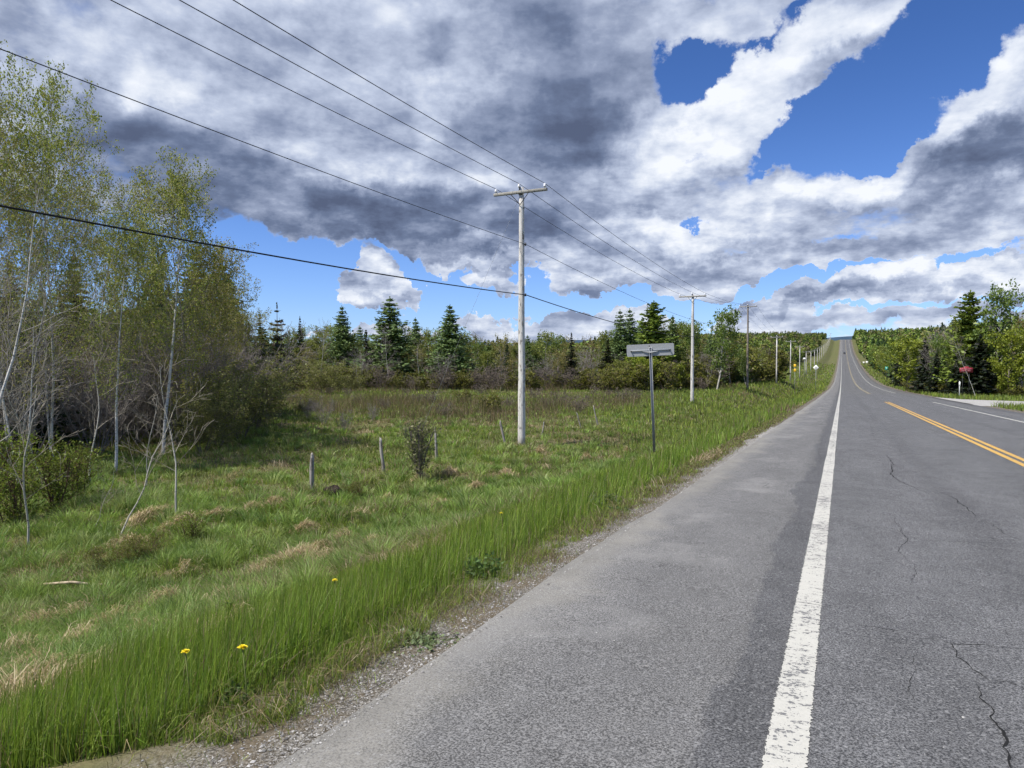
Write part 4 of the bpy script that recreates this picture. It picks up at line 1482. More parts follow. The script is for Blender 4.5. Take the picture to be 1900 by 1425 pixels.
for px in range(-90, 480, 30):
    zc_ = 25 + max(0, px) * 0.022 + rt.uniform(-2.5, 2.5)
    if px > 400:
        zc_ += 3
    qx = px + rt.uniform(-12, 12)
    auto(place(S1, qx, zc_, None, None, 'shrub', GT, height=rt.uniform(3.4, 5.0), sx=1.15), qx, 'grey bare front shrub', 'grey front shrubs', ZL)
    qx = px + rt.uniform(-12, 12)
    o = (place(S2, qx, zc_ + 4, None, None, 'shrub', 'brown budding shrubs of the thicket under the aspens', height=rt.uniform(4.0, 5.6), sx=1.1))
    auto(o, qx, 'brown budding inner shrub', 'brown inner shrubs', ZL)
for px in range(-60, 500, 40):
    qx = px + rt.uniform(-14, 14)
    auto(place(S1, qx, 36 + rt.uniform(-2, 5), None, None, 'shrub', GT, height=rt.uniform(4.5, 6.2), sx=1.3), qx, 'tall grey bare back shrub', 'tall grey back shrubs', ZL)
for px, z_, h_ in ((445, 32, 3.6), (405, 29, 3.0), (470, 36, 3.8), (375, 27, 2.4), (485, 44, 3.6)):
    auto(place(S3, px, z_, None, None, 'shrub', 'olive shrubs at the right end of the left thicket', height=h_, sx=1.2), px, 'olive budding shrub at the right end of the left thicket', 'olive budding shrubs', [(-999, 'rounding off the left thicket')])
GL = 'low green leafed shrubs under the left clump'
S5 = make_leafy('leafy_shrub', 405, 1.6, wid=0.85, n=2600, size=0.042, lobes=20, base=0.08, stems=5, cols=((0.17, 0.22, 0.03), (0.20, 0.25, 0.04), (0.13, 0.17, 0.025)), bark=(0.14, 0.09, 0.06))
for px, z_, h_ in ((20, 14.5, 1.5), (95, 15.5, 1.7), (140, 17, 1.4), (5, 17.5, 1.8)):
    auto(place(S5, px, z_, None, None, 'shrub', GL, height=h_), px + z_ * .01, 'green leafed shrub', 'green leafed shrubs', [(-999, 'round the feet of the bare saplings')])
place(S5, 352, 12.6, None, 'round yellow green bush in the grass in front of the forked sapling', 'shrub', 'small bushes in the near meadow', height=0.62, sx=1.15)
place(S4, 268, 11.5, None, 'low reddish bush with yellow green tips left of the round bush', 'shrub', 'small bushes in the near meadow', height=0.50, sx=1.5)
place(S4, 205, 11.0, None, 'low sprawling red stemmed bush nearest the left corner', 'shrub', 'small bushes in the near meadow', height=0.46, sx=1.6)
place(S4, 660, 17.6, None, 'brown dead looking bush right of the dark stump', 'shrub', 'small bushes in the near meadow', height=0.5, sx=1.3)
S6 = make_leafy('willow_sapling', 406, 1.9, wid=0.26, n=900, size=0.05, lobes=22, base=0.25, stems=7, cols=((0.20, 0.21, 0.10), (0.15, 0.17, 0.06), (0.25, 0.24, 0.13)), bark=(0.16, 0.14, 0.12))
place(S6, 778, 20.5, 775, 'slim grey willow bush with pale new leaves between two fence posts', 'shrub', 'small bushes in the near meadow')
for px, z_, h_ in ((600, 40, 1.7), (570, 44, 1.4), (640, 36, 1.3), (690, 42, 1.2)):
    auto(place(S1, px, z_, None, None, 'shrub', 'bare bushes in the middle of the meadow', height=h_, sx=1.2), px, 'bare brown bush', 'bare brown bushes', [(-999, 'in the brushy middle of the meadow')])
place(S3, 600, 84, 662, 'round olive willow bush at the back of the meadow', 'shrub', 'bushes at the back of the meadow', sx=1.7)
place(S3, 655, 92, 690, 'lower willow bush right of the round olive one', 'shrub', 'bushes at the back of the meadow', sx=1.5)

# ------------------------------------------------------------------ tree line beyond the meadow
L1 = make_leafy('budding_tree', 501, 9, wid=0.40, n=3200, size=0.15, lobes=30, cols=((0.19, 0.21, 0.045), (0.23, 0.25, 0.055), (0.15, 0.175, 0.04)), bark=(0.32, 0.29, 0.25))
L2 = make_leafy('budding_tree', 502, 9, wid=0.40, n=2400, size=0.13, lobes=30, cols=((0.23, 0.18, 0.065), (0.19, 0.16, 0.06), (0.25, 0.22, 0.07)), bark=(0.34, 0.31, 0.27))
L3 = make_leafy('leafy_tree', 503, 11, wid=0.42, n=2600, size=0.22, lobes=28, cols=((0.15, 0.21, 0.045), (0.18, 0.24, 0.06), (0.12, 0.175, 0.04)), bark=(0.42, 0.40, 0.36))
L4 = make_leafy('leafy_tree', 504, 8, wid=0.62, n=3200, size=0.22, lobes=34, base=0.12, cols=((0.24, 0.28, 0.03), (0.28, 0.32, 0.04), (0.19, 0.23, 0.03)), bark=(0.25, 0.22, 0.18))
BT = make_bare('bare_tree', 505, 8, stems=1, spread=0.34, n1=15, n2=4, r=0.055, twig=(0.25, 0.22, 0.20), bark=(0.55, 0.53, 0.48), base=0.35, n3=2, minr=0.010)
BT2 = make_bare('bare_tree', 506, 6, stems=3, spread=0.38, n1=12, n2=4, r=0.05, twig=(0.24, 0.215, 0.20), bark=(0.42, 0.40, 0.36), base=0.3, n3=2, minr=0.010)
SH = make_bare('bare_shrub', 507, 3.2, stems=8, spread=0.34, n1=8, n2=4, r=0.018, twig=(0.17, 0.14, 0.12), bark=(0.2, 0.165, 0.14), base=0.1, mtrunk=M_TWIG, stemspread=.5, n3=2, minr=0.013)
SO = make_bare('budding_shrub', 508, 3.2, stems=8, spread=0.34, n1=8, n2=4, r=0.018, twig=(0.17, 0.14, 0.11), bark=(0.2, 0.17, 0.14), base=0.1, mtrunk=M_TWIG, stemspread=.5, n3=2, minr=0.010, cols=[(0.20, 0.20, 0.04), (0.22, 0.20, 0.05), (0.16, 0.18, 0.035)], leafsize=0.12, leafn=2)
GF = 'trees standing out along the field tree line'
solo = [
    (C1, 483, 92, 580, 'slim dark spruce left of the broad dark pine', 1.15), (C2, 515, 98, 563, 'broad dark pine with gaps between its branch tiers', 1.05), (C1, 462, 96, 598, 'dark spruce tip next to the left clump', 1.2),
    (C1, 557, 112, 588, 'very thin spruce spire right of the broad dark pine', 0.75), (C3, 635, 112, 568, 'narrow pale larch with a thin curved top', 1.0), (C5, 680, 104, 616, 'dark short spruce beside the leaning birch', 0.85),
    (C3, 724, 106, 552, 'broad tall larch, tallest tree of the field tree line', 1.35), (C3, 771, 114, 590, 'slim larch between the two broad ones', 0.85), (C3, 835, 104, 566, 'broad larch with a ragged cone left of the near utility pole', 1.2),
    (C1, 941, 112, 628, 'narrow dark spruce just left of the near utility pole', 0.7), (C5, 1060, 100, 618, 'short dark cone shaped spruce at the middle of the meadow edge', 0.85),
    (C3, 1150, 104, 576, 'left twin of two larches behind the grey road sign', 0.9), (C3, 1168, 106, 574, 'right twin of two larches behind the grey road sign', 0.9), (C3, 1192, 112, 590, 'green larch spire behind the right end of the road sign', 0.9),
    (C4, 1213, 100, 560, 'bright green broad cone shaped larch, left of the second pole', 1.15), (C3, 1248, 108, 586, 'thin feathery larch left of the second pole', 0.8), (C5, 1128, 100, 630, 'low dark fir at the left foot of the twin larches', 1.5),
    (L3, 1288, 108, 592, 'loose leafy poplar right behind the second pole', 0.9), (L3, 1330, 98, 566, 'tall airy poplar with pale branches between second and third pole', 1.0),
    (BT, 596, 108, 592, 'bare thin tree with a feathery top left of the narrow larch', 1.0), (BT, 720, 97, 600, 'bare birch with a straight white trunk before the tallest larch', 0.8),
    (BT, 778, 100, 628, 'slightly curved bare white birch trunk left of the broad ragged larch', 0.9), (BT2, 668, 98, 645, 'forked bare birch with two leaning white stems', 1.2),
    (BT2, 822, 98, 650, 'bare birch clump with three pale stems under the ragged larch', 1.2), (BT, 932, 100, 640, 'thin bare birch left of the narrow dark spruce', 0.9)]
for proto, px, z_, top, lab, sx in solo:
    place(proto, px, z_, top, lab, 'tree', GF, sx=sx * (1.22 if proto in (C3, C4) else 1.0), lean={668: 0.10, 778: 0.06}.get(px))
rt = random.Random(9)


def tops(px):
    return np.interp(px, [440, 520, 600, 700, 860, 950, 1100, 1200, 1340, 1400, 1470], [612, 622, 610, 612, 622, 628, 628, 606, 612, 632, 640])


MIDL = {id(L1): ('yellow green budding tree', 'yellow green budding trees', 'budding trees of the field tree line'), id(L2): ('rusty budding tree', 'rusty budding trees', 'rusty budding trees of the field tree line'),
        id(C3): ('back row larch', 'back row larches', 'larches of the field tree line'), id(BT): ('bare pale stemmed tree', 'bare pale stemmed trees', 'bare trees of the field tree line'),
        id(L3): ('light green leafy tree', 'light green leafy trees', 'leafy trees of the field tree line')}
px = 445.0
while px < 1390:
    pr = rt.choice([L1, L1, L2, L2, L1, BT, C3, L3, L1, C3])
    noun, plur, gr_ = MIDL[id(pr)]
    auto(place(pr, px, rt.uniform(112, 132), tops(px) + rt.uniform(-14, 22), None, 'tree', gr_, sx=rt.uniform(0.9, 1.3)), px, noun, plur, ZT)
    px += rt.uniform(9, 19)
px = 450.0
while px < 1330:
    pr = rt.choice([BT2, BT2, L2, L1, BT])
    noun, plur, gr_ = {id(BT2): ('grey multi stemmed bare tree', 'grey multi stemmed bare trees', 'grey bare trees fronting the field tree line')}.get(id(pr), ('low front row budding tree', 'low front row budding trees', 'low trees fronting the field tree line'))
    auto(place(pr, px, rt.uniform(102, 112), rt.uniform(640, 664), None, 'tree', gr_, sx=1.3), px, noun, plur, ZT)
    px += rt.uniform(16, 30)
px = 450.0
while px < 1320:
    pr = rt.choice([SH, SO, SO])
    w_ = 'brown bare' if pr is SH else 'olive budding'
    auto(place(pr, px, rt.uniform(95, 101), None, None, 'shrub', w_ + ' shrubs fringing the meadow', height=rt.uniform(1.6, 3.6), sx=1.5), px, w_ + ' fringe shrub', w_ + ' fringe shrubs', ZT)
    px += rt.uniform(9, 16)
# shrubby belt by the second to fourth poles, closing in on the road
BEL = [('roadside belt hardwood', 'roadside belt hardwoods', 'trees of the roadside belt past the second pole'), ('roadside belt shrub', 'roadside belt shrubs', 'shrubs of the roadside belt past the second pole'),
       ('grey stemmed bare roadside tree', 'grey stemmed bare roadside trees', 'bare trees of the roadside belt past the second pole')]
for k in range(85):
    t_ = k / 84
    px = 1130 + 365 * t_ ** 0.85 + rt.uniform(-9, 9)
    z_ = 92 + 100 * max(0, (px - 1230) / 270) ** 1.2 + rt.uniform(-3, 14)
    top = np.interp(px, [1100, 1230, 1300, 1360, 1430, 1470, 1500], [672, 668, 655, 640, 650, 668, 684]) + rt.uniform(-12, 16)
    pr = rt.choice([SO, SO, BT2, L4, L1, SH])
    ty = BEL[1] if pr in (SO, SH) else (BEL[2] if pr is BT2 else BEL[0])
    p_ = pt(px, 680, z_)
    if p_[0] > -14.5:
        continue
    auto(place(pr, px, z_, top, None, 'shrub' if ty is BEL[1] else 'tree', ty[2], sx=1.35), px, ty[0], ty[1], ZT)

# ------------------------------------------------------------------ right roadside wood
R1 = make_conifer('spruce_tree', 601, 9, width=0.30, layers=30, per=11, size=0.34, cols=((0.016, 0.026, 0.014), (0.022, 0.034, 0.018), (0.030, 0.032, 0.026)))
GR = 'trees of the wood on the right'
right = [
    (L4, 1683, 118, 622, 'round yellow green tree at the left end of the right wood', 1.0, None), (R1, 1716, 104, 628, 'dark drooping spruce behind the round yellow green tree', 1.0, None), (R1, 1738, 96, 655, 'broad dark young spruce left of the red sign', 1.3, None),
    (BT2, 1728, 100, 600, 'bare grey tree above the dark spruces', 0.9, None), (C4, 1799, 92, 541, 'tall dense green cone topped larch, tallest of the right wood', 1.15, None), (R1, 1818, 88, 622, 'black green spruce beside the red sign', 1.5, None),
    (L3, 1760, 98, 620, 'dark green leafy tree behind the leaning white birch', 1.0, None), (L3, 1838, 90, 524, 'thin topped leafy tree right of the tallest larch', 0.75, None), (L4, 1872, 84, 612, 'bright green bushy tree near the right edge', 1.0, None),
    (BT2, 1868, 96, 556, 'bare reddish budded tree rising over the bright bushy tree', 1.1, None), (L2, 1895, 92, 570, 'rusty budding tree at the right edge', 1.1, None), (L4, 1930, 84, 600, 'green bushy tree just outside the right edge', 1.0, None),
    (BT, 1812, 82, 592, 'bare white birch leaning far left across the red sign', 0.6, -0.30), (L1, 1780, 104, 590, 'budding tree left of the tallest larch', 1.0, None), (L2, 1745, 112, 618, 'rusty budding tree behind the dark young spruce', 1.1, None),
    (R1, 1672, 150, 625, 'dark spruce left of the round yellow green tree', 0.9, None), (L3, 1657, 205, 634, 'green leafy tree above the small green marker', 1.1, None), (R1, 1775, 90, 668, 'low dark spruce under the leaning birch', 1.5, None), (R1, 1845, 95, 590, 'dark spruce behind the thin topped leafy tree', 1.2, None),
    (L3, 1905, 100, 560, 'leafy tree at the right edge behind the bushy one', 1.1, None)]
for proto, px, z_, top, lab, sx, ln in right:
    place(proto, px, z_, top, lab, 'tree', GR, sx=sx, lean=ln)
px = 1690.0
while px < 1990:
    pr = rt.choice([SO, SH, SO])
    z_ = np.interp(px, [1690, 1760, 1900], [112, 94, 82]) + rt.uniform(-1, 2)
    w_ = 'brown bare' if pr is SH else 'olive budding'
    auto(place(pr, px, z_, None, None, 'shrub', w_ + ' shrubs before the right wood', height=rt.uniform(1.2, 2.3), sx=1.6), px, w_ + ' shrub', w_ + ' shrubs', ZR)
    px += rt.uniform(9, 15)
for k in range(34):
    s_ = 128 + k * 9 + rt.uniform(-2, 2)
    u_ = 14.5 + rt.uniform(0, 3.5) + max(0, 2 - k * .3)
    pr = rt.choice([L3, R1, L4, L3, R1, L1])
    gz = float(H(u_, s_))
    o = copy_tree(pr)
    kk = rt.uniform(7.5, 11.5) / pr['h']
    o.location = (u_, s_, gz)
    o.scale = (kk * 1.15, kk * 1.15, kk)
    o.rotation_euler = (0, 0, rt.random() * 6.28)
    kind = {id(L3): 'leafy green tree', id(R1): 'dark spruce', id(L4): 'bushy yellow green tree', id(L1): 'budding tree'}[id(pr)]
    tag(o, None, 'tree', kind + 's lining the right of the road')
    w_ = 'nearest' if k < 7 else ('middle' if k < 18 else 'far')
    auto(o, -k, w_ + ' ' + kind, w_ + ' ' + kind + 's', [(-999, 'lining the road up the right side')])

# far woods on both sides of the road: one mass, many trees
tmpl = []
tmpl_near = []
r6 = np.random.default_rng(77)
for k in range(16):
    n_ = 70 if k < 8 else 230
    fine_, k = k >= 8, k % 8
    if k < 3:      # conifer
        t_ = r6.random(n_) ** 0.8
        rad = (1 - t_) ** .8 * 0.22 * (0.5 + 0.5 * r6.random(n_))
        a_ = r6.random(n_) * 6.3
        P = np.stack([np.cos(a_) * rad, np.sin(a_) * rad, 0.06 + t_ * 0.94], 1)
        sz_ = (0.075 if fine_ else 0.13) * (1.15 - t_ * .75)
        cols_ = np.array([(0.045, 0.080, 0.027), (0.033, 0.061, 0.022), (0.060, 0.096, 0.032)])
    else:
        v = r6.normal(size=(n_, 3))
        v /= np.linalg.norm(v, axis=1, keepdims=True)
        rr_ = 0.75 + .3 * r6.random(n_)
        P = v * rr_[:, None] * np.array([0.24, 0.24, 0.36]) + np.array([0, 0, 0.62])
        sz_ = np.full(n_, 0.062 if fine_ else 0.115)
        if fine_:
            P = v * (0.45 + .6 * r6.random(n_))[:, None] * np.array([0.25, 0.25, 0.38]) + np.array([0, 0, 0.60])
            P += (np.sin(P * 23 + k) * 0.03)
        cols_ = [np.array([(0.128, 0.184, 0.034), (0.158, 0.216, 0.041)]), np.array([(0.173, 0.168, 0.061), (0.150, 0.152, 0.054)]), np.array([(0.098, 0.152, 0.034), (0.135, 0.192, 0.041)]),
                 np.array([(0.180, 0.232, 0.041), (0.210, 0.248, 0.054)]), np.array([(0.195, 0.176, 0.095), (0.165, 0.144, 0.081)])][k - 3]
    (tmpl_near if fine_ else tmpl).append((P, sz_, cols_))


def forest(name, label, pts_, hts):
    m_ = MB()
    ks = r6.choice(8, len(pts_), p=[.13, .1, .07, .17, .12, .16, .17, .08])
    close = np.linalg.norm(pts_ - CAM, axis=1) < 400
    for k, nr in [(k, nr) for k in range(8) for nr in (True, False)]:
        sel = np.where((ks == k) & (close == nr))[0]
        if not len(sel):
            continue
        P, sz_, cols_ = (tmpl_near if nr else tmpl)[k]
        n_, mm = len(P), len(sel)
        hh_ = hts[sel] * (1.12 if k < 3 else 1.0)
        PP = P[None] * hh_[:, None, None] + pts_[sel][:, None, :]
        tint = r6.uniform(.75, 1.25, (mm, 1, 1))
        C = cols_[r6.integers(0, len(cols_), (mm, n_))] * tint * r6.uniform(.8, 1.2, (mm, n_, 1))
        m_.leaves(PP.reshape(-1, 3), np.repeat(hh_, n_) * np.tile(sz_, mm), r6, C.reshape(-1, 3), flat=0.4, aspect=1.3)
        m_.tubes(pts_[sel] - [0, 0, .5], pts_[sel] + np.stack([0 * hh_, 0 * hh_, hh_ * .6], 1), hh_ * .012, hh_ * .006, 3, np.array([.22, .20, .17]) * r6.uniform(.6, 1.4, (mm, 1)))
    o_ = m_.build(name, M_NEEDLE)
    return tag(o_, label, 'forest', kind='stuff')


def scat(n_, u0, u1, s0, s1, edge_pow=1.6):
    f = r6.random(n_)
    u_ = u0 + (u1 - u0) * f ** edge_pow
    s_ = s0 + (s1 - s0) * r6.random(n_)
    return u_, s_


u_, s_ = scat(3800, 15, 420, 190, 1150)
u2_, s2_ = scat(700, 15, 160, 120, 420)
u_, s_ = np.concatenate([u_, u2_ + 4]), np.concatenate([s_, s2_])
forest('far_forest', 'mixed wood covering the hillside right of the far road', np.stack([u_, s_, H(u_, s_)], 1), r6.uniform(8, 13, len(u_)))
u_, s_ = scat(4600, -17, -430, 190, 1150, 1.5)
edge = -17 - 10 * sst(s_, 420, 250) - 10 * vnoise(s_, s_ * 0, .02, 3)
u_ = np.minimum(u_, edge)
k = ~((u_ > -60) & (s_ > 225) & (s_ < 330))          # the open green field beside the far poles
u_, s_ = u_[k], s_[k]
forest('far_forest', 'mixed wood covering the hillside left of the far road', np.stack([u_, s_, H(u_, s_)], 1), r6.uniform(7.5, 11.5, len(u_)) * np.where(u_ > -50, .8, 1))
a_ = (r6.uniform(-200, 1450, 2300) - CX) / FPX
z_ = r6.uniform(128, 330, 2300) ** 1.0
u_ = CAM[0] + math.cos(YAW) * a_ * z_ + _F[0] * z_
s_ = CAM[1] + math.sin(YAW) * a_ * z_ + _F[1] * z_
k = (u_ < -32) & (s_ < 560)
u_, s_ = u_[k], s_[k]
forest('far_forest', 'mixed wood stretching back behind the field tree line', np.stack([u_, s_, H(u_, s_)], 1), r6.uniform(6.0, 9.0, len(u_)))
# wood behind the left clump
a_ = (r6.uniform(-500, 440, 500) - CX) / FPX
z_ = r6.uniform(52, 128, 500)
u_ = CAM[0] + math.cos(YAW) * a_ * z_ + _F[0] * z_
s_ = CAM[1] + math.sin(YAW) * a_ * z_ + _F[1] * z_
forest('far_forest', 'mixed wood behind the left clump', np.stack([u_, s_, H(u_, s_)], 1), r6.uniform(6.0, 9.5, len(u_)))

# distant ridge beyond the crest of the road, haze blue put into its colour
us = np.linspace(-2600, 2600, 120)
hz = 158 + 9 * np.sin(us / 410) + 9 * np.sin(us / 130 + 1)
V = np.concatenate([np.stack([us, us * 0 + 3600, us * 0 - 60], 1), np.stack([us, us * 0 + 4300, hz], 1), np.stack([us, us * 0 + 5400, us * 0 - 60], 1)])
n_ = len(us)
k = np.arange(n_ - 1)
Q = np.concatenate([np.stack([k, k + 1, k + 1 + n_, k + n_], 1), np.stack([k + n_, k + 1 + n_, k + 1 + 2 * n_, k + 2 * n_], 1)])
tag(quad_mesh('hills', V, Q, mat_plain('far_ridge_haze_blue', (0.05, 0.08, 0.12), 1.0, 0, 0.0, 0.01), smooth=True), kind='structure')

# ------------------------------------------------------------------ utility poles and lines
PU = -12.1                                    # the pole line stands left of the road
PS = [-13.5, 27.45, 65.3, 106.8, 157, 201, 246, 291, 336, 381, 426, 471, 516, 565, 612, 660, 710, 760, 812, 862, 905]
PTOP = {27.45: 9.12, 65.3: 8.15, 106.8: 10.4, 157: 7.9, 201: 8.4, 246: 8.2, -13.5: 9.5}


def utility_pole(s_, wood, det=1, lab=None):
    gz = float(H(PU, s_))
    top = PTOP.get(s_, float(R(s_)) + 9.3)
    L = top - gz
    root = empty('utility_pole', (PU, s_, gz))
    m_ = MB()
    n_ = 14 if det else 4
    zz_ = np.linspace(-0.5, L, n_)
    rw = np.random.default_rng(abs(int(s_ * 10)))
    jit = rw.normal(0, 0.006, (n_, 2)) if det else np.zeros((n_, 2))
    m_.polytube(np.stack([jit[:, 0], jit[:, 1], zz_], 1), np.interp(zz_, [-.5, L], [0.165, 0.105]), 14 if det else 8)
    m_.build('post', wood, root, smooth=bool(det))
    m_ = MB()
    za = L - 0.22
    m_.box((0.0, -0.155, za), (2.45, 0.095, 0.12), bev=0.012)
    m_.build('crossarm', M_ARM, root)
    for sx_ in (-1, 1):
        m_ = MB()
        a_ = np.array([sx_ * 0.42, -0.205, za - 0.05])
        b_ = np.array([0.0, -0.165, za - 0.52])
        m_.tubes([a_], [b_], .018, .018, 4)
        m_.build('brace', M_STEEL_D, root)
    for x_i in (-1.12, -0.06, 1.12):
        m_ = MB()
        z0_ = za + 0.06 if x_i != -0.06 else L - 0.05
        y0_ = -0.155 if x_i != -0.06 else -0.12
        m_.polytube([(x_i, y0_, z0_ - .12), (x_i, y0_, z0_ + .06)], .014, 6)
        m_.build('insulator_pin', M_STEEL_D, root)
        m_ = MB()
        m_.polytube([(x_i, y0_, z0_ + .05), (x_i, y0_, z0_ + .08), (x_i, y0_, z0_ + .10), (x_i, y0_, z0_ + .13), (x_i, y0_, z0_ + .15), (x_i, y0_, z0_ + .19)], [.05, .075, .05, .06, .04, .045], 12)
        m_.build('insulator', M_PORC, root, smooth=True)
    if det:
        for zk, xk in ((L - 2.38, 0.13), (L - 4.5, 0.13)):
            m_ = MB()
            m_.box((xk, 0, zk), (0.10, 0.05, 0.05), bev=.01)
            m_.polytube([(xk + .05, 0, zk - .06), (xk + .05, 0, zk + .06)], .035, 8)
            m_.build('cable_bracket', M_STEEL_D, root)
    m_ = MB()
    m_.box((0.115, -0.02, L - 0.85), (0.04, 0.05, 0.09), bev=.01)
    m_.box((0, -0.13, L - 0.23), (0.16, 0.09, 0.16), bev=.01)
    m_.build('bolt_plate', M_STEEL_D, root)
    tag(root, lab, 'utility pole', 'utility poles along the left of the road')
    return root, L


PL = {-13.5: 'weathered utility pole behind the viewpoint', 27.45: 'tall near utility pole of whitish weathered wood standing in the meadow', 65.3: 'second utility pole along the road, whitish, right of the grey road sign',
      106.8: 'third utility pole, dark brown wood with its crossarm above the trees', 157: 'fourth utility pole, pale, left of the yellow signs', 201: 'fifth utility pole, its top just below the hill line', 246: 'sixth utility pole beside the open green field'}
for s_ in PS:
    far_n = ['first', 'second', 'third', 'fourth', 'fifth', 'sixth', 'seventh', 'eighth', 'ninth', 'tenth', 'eleventh', 'twelfth', 'thirteenth', 'last'][max(0, PS.index(s_) - 7)]
    lab = PL.get(s_, far_n + ' of the small pale poles climbing the hill beyond the green field')
    root, L = utility_pole(s_, M_POLE_D if s_ == 106.8 else M_POLE_W, s_ < 120, lab)
    root.rotation_euler = (random.Random(int(s_)).uniform(-.006, .006), 0.0, 0)


def line_run(name, label, cat, xo, zoff, rad, mat, sag, yoff=0.0, s_from=0):
    m_ = MB()
    hs = []
    for s_ in PS:
        top = PTOP.get(s_, float(R(s_)) + 9.3)
        hs.append((s_ + yoff, top + zoff(s_)))
    for (a, za), (b, zb) in zip(hs[:-1], hs[1:]):
        n_ = 24 if a < 110 else 8
        t_ = np.linspace(0, 1, n_ + 1)
        y_ = a + (b - a) * t_
        z__ = za + (zb - za) * t_ - 4 * sag * ((b - a) / 40) ** 2 * t_ * (1 - t_)
        P = np.stack([np.full(n_ + 1, PU + xo), y_, z__], 1)
        m_.tubes(P[:-1], P[1:], rad, rad, 6 if a < 70 else 4)
    o_ = m_.build(name, mat)
    return tag(o_, label, cat)


line_run('power_line', 'leftmost of the three thin wires on the crossarms', 'wire', -1.12, lambda s: 0.03, 0.0105, M_WIRE, 0.33, -0.155)
line_run('power_line', 'middle thin wire carried on the pole tops', 'wire', -0.06, lambda s: 0.15, 0.0105, M_WIRE, 0.33, -0.12)
line_run('power_line', 'rightmost of the three thin wires on the crossarms', 'wire', 1.12, lambda s: 0.03, 0.0105, M_WIRE, 0.33, -0.155)
line_run('neutral_wire', 'single thin wire strung lower down the poles', 'wire', 0.19, lambda s: -2.38 if s != 106.8 else -3.2, 0.0095, M_WIRE, 0.30)
line_run('telephone_cable', 'thick black telephone cable strung at mid height of the poles', 'cable', 0.19, lambda s: {-13.5: -4.95, 27.45: -4.5, 65.3: -3.85, 106.8: -5.3}.get(s, -4.2), 0.019, M_CABLE, 0.42)
m_ = MB()
g0 = np.array([PU - 0.1, 27.45, 8.75])
g1 = np.array([PU - 5.6, 28.2, float(H(PU - 5.6, 28.2))])
m_.tubes([g0], [g1], .0045, .0045, 5)
tag(m_.build('guy_wire', M_GALV), 'thin pale guy wire slanting from the near pole into the meadow', 'wire')

# ------------------------------------------------------------------ road signs
def grey_sign():
    p = pt(1215, 680, 22.3)
    gz = hgt(p)
    root = empty('road_sign', (p[0], p[1], gz), 0)
    top = float(pt(1207, 638, 22.3)[2]) - gz
    m_ = MB()
    # U-channel post
    for dx, dy, wx, wy in ((0, 0.022, 0.075, 0.006), (-0.036, 0, 0.006, 0.042), (0.036, 0, 0.006, 0.042)):
        m_.box((dx, dy, (top - 0.08) / 2 - 0.2), (wx, wy, top + 0.3))
    m_.build('post', M_GALV, root)
    m_ = MB()
    w_, h_, t_, r_c = 1.47, 0.375, 0.006, 0.05
    # rounded plate
    pr = []
    for cx_, cz_, a0 in ((w_ / 2 - r_c, h_ / 2 - r_c, 0), (-w_ / 2 + r_c, h_ / 2 - r_c, 90), (-w_ / 2 + r_c, -h_ / 2 + r_c, 180), (w_ / 2 - r_c, -h_ / 2 + r_c, 270)):
        for a in range(0, 91, 15):
            pr.append((cx_ + r_c * math.cos(math.radians(a0 + a)), cz_ + r_c * math.sin(math.radians(a0 + a))))
    pr = np.array(pr)
    n_ = len(pr)
    zc_ = top - h_ / 2
    fr = [(float(x), 0.032, float(zc_ + z)) for x, z in pr]
    bk = [(x, 0.038, z) for x, y, z in fr]
    me = bpy.data.meshes.new('panel')
    me.from_pydata(fr + bk, [], [list(range(n_)), list(range(2 * n_ - 1, n_ - 1, -1))] + [[(k + 1) % n_, k, k + n_, (k + 1) % n_ + n_] for k in range(n_)])
    me.materials.append(M_ALU)
    me.update()
    link(bpy.data.objects.new('panel', me), root)
    m_ = MB()
    m_.box((0, 0.016, zc_ - 0.01), (1.24, 0.020, 0.045), bev=.003)
    m_.build('crossbar', M_GALV, root)
    m_ = MB()
    for sgn in (-1, 1):
        m_.add([(0, -0.03, zc_ - 0.085), (sgn * 0.24, 0.004, zc_ - 0.046), (sgn * 0.24, 0.02, zc_ - 0.046), (0, 0.02, zc_ - 0.085),
                (0, -0.03, zc_ - 0.05), (sgn * 0.24, 0.004, zc_ - 0.041), (sgn * 0.24, 0.02, zc_ - 0.041), (0, 0.02, zc_ - 0.05)],
               [[0, 1, 2, 3], [4, 5, 6, 7], [0, 1, 5, 4], [3, 2, 6, 7]])
    m_.build('bracket', M_GALV, root)
    for bx, bz in ((-0.60, -0.02), (0.60, -0.02), (-0.03, 0.12)):
        m_ = MB()
        m_.polytube([(bx, -0.022, zc_ + bz), (bx, -0.002, zc_ + bz)], .022, 8)
        m_.build('bolt', M_STEEL_D, root)
    root.rotation_euler = (0.0, -math.radians(2.4), math.radians(20))
    tag(root, 'back of a wide grey metal road sign on a steel post in the verge', 'road sign')


grey_sign()


def small_sign(name, label, cat, px, zd, yc, size, shape, mat, mark=None, post=M_GALV, rz=0.0, plates=1, gap=0.1, wide=1.0, postr=0.03):
    p = pt(px, 680, zd)
    gz = hgt(p)
    zc_ = float(pt(px, yc, zd)[2]) - gz
    root = empty(name, (p[0], p[1], gz), rz)
    m_ = MB()
    m_.polytube([(0, 0.05, -0.3), (0, 0.05, zc_ + size * 0.4)], postr, 6)
    m_.build('post', post, root)
    for j in range(plates):
        m_ = MB()
        zj = zc_ - j * (size + gap)
        rot = Matrix.Rotation(PI / 4, 3, 'Y') if shape == 'diamond' else None
        m_.box((0, 0, zj), (size * wide, 0.02, size), rot=rot, bev=.004)
        pl_ = m_.build('panel', mat, root)
        if mark:
            m_ = MB()
            m_.box((0, -0.013, zj), (size * .16, 0.004, size * .42))
            m_.box((0, -0.0135, zj + size * .14), (size * .30, 0.004, size * .12))
            m_.build('symbol', mark, root)
    tag(root, label, cat)
    return root


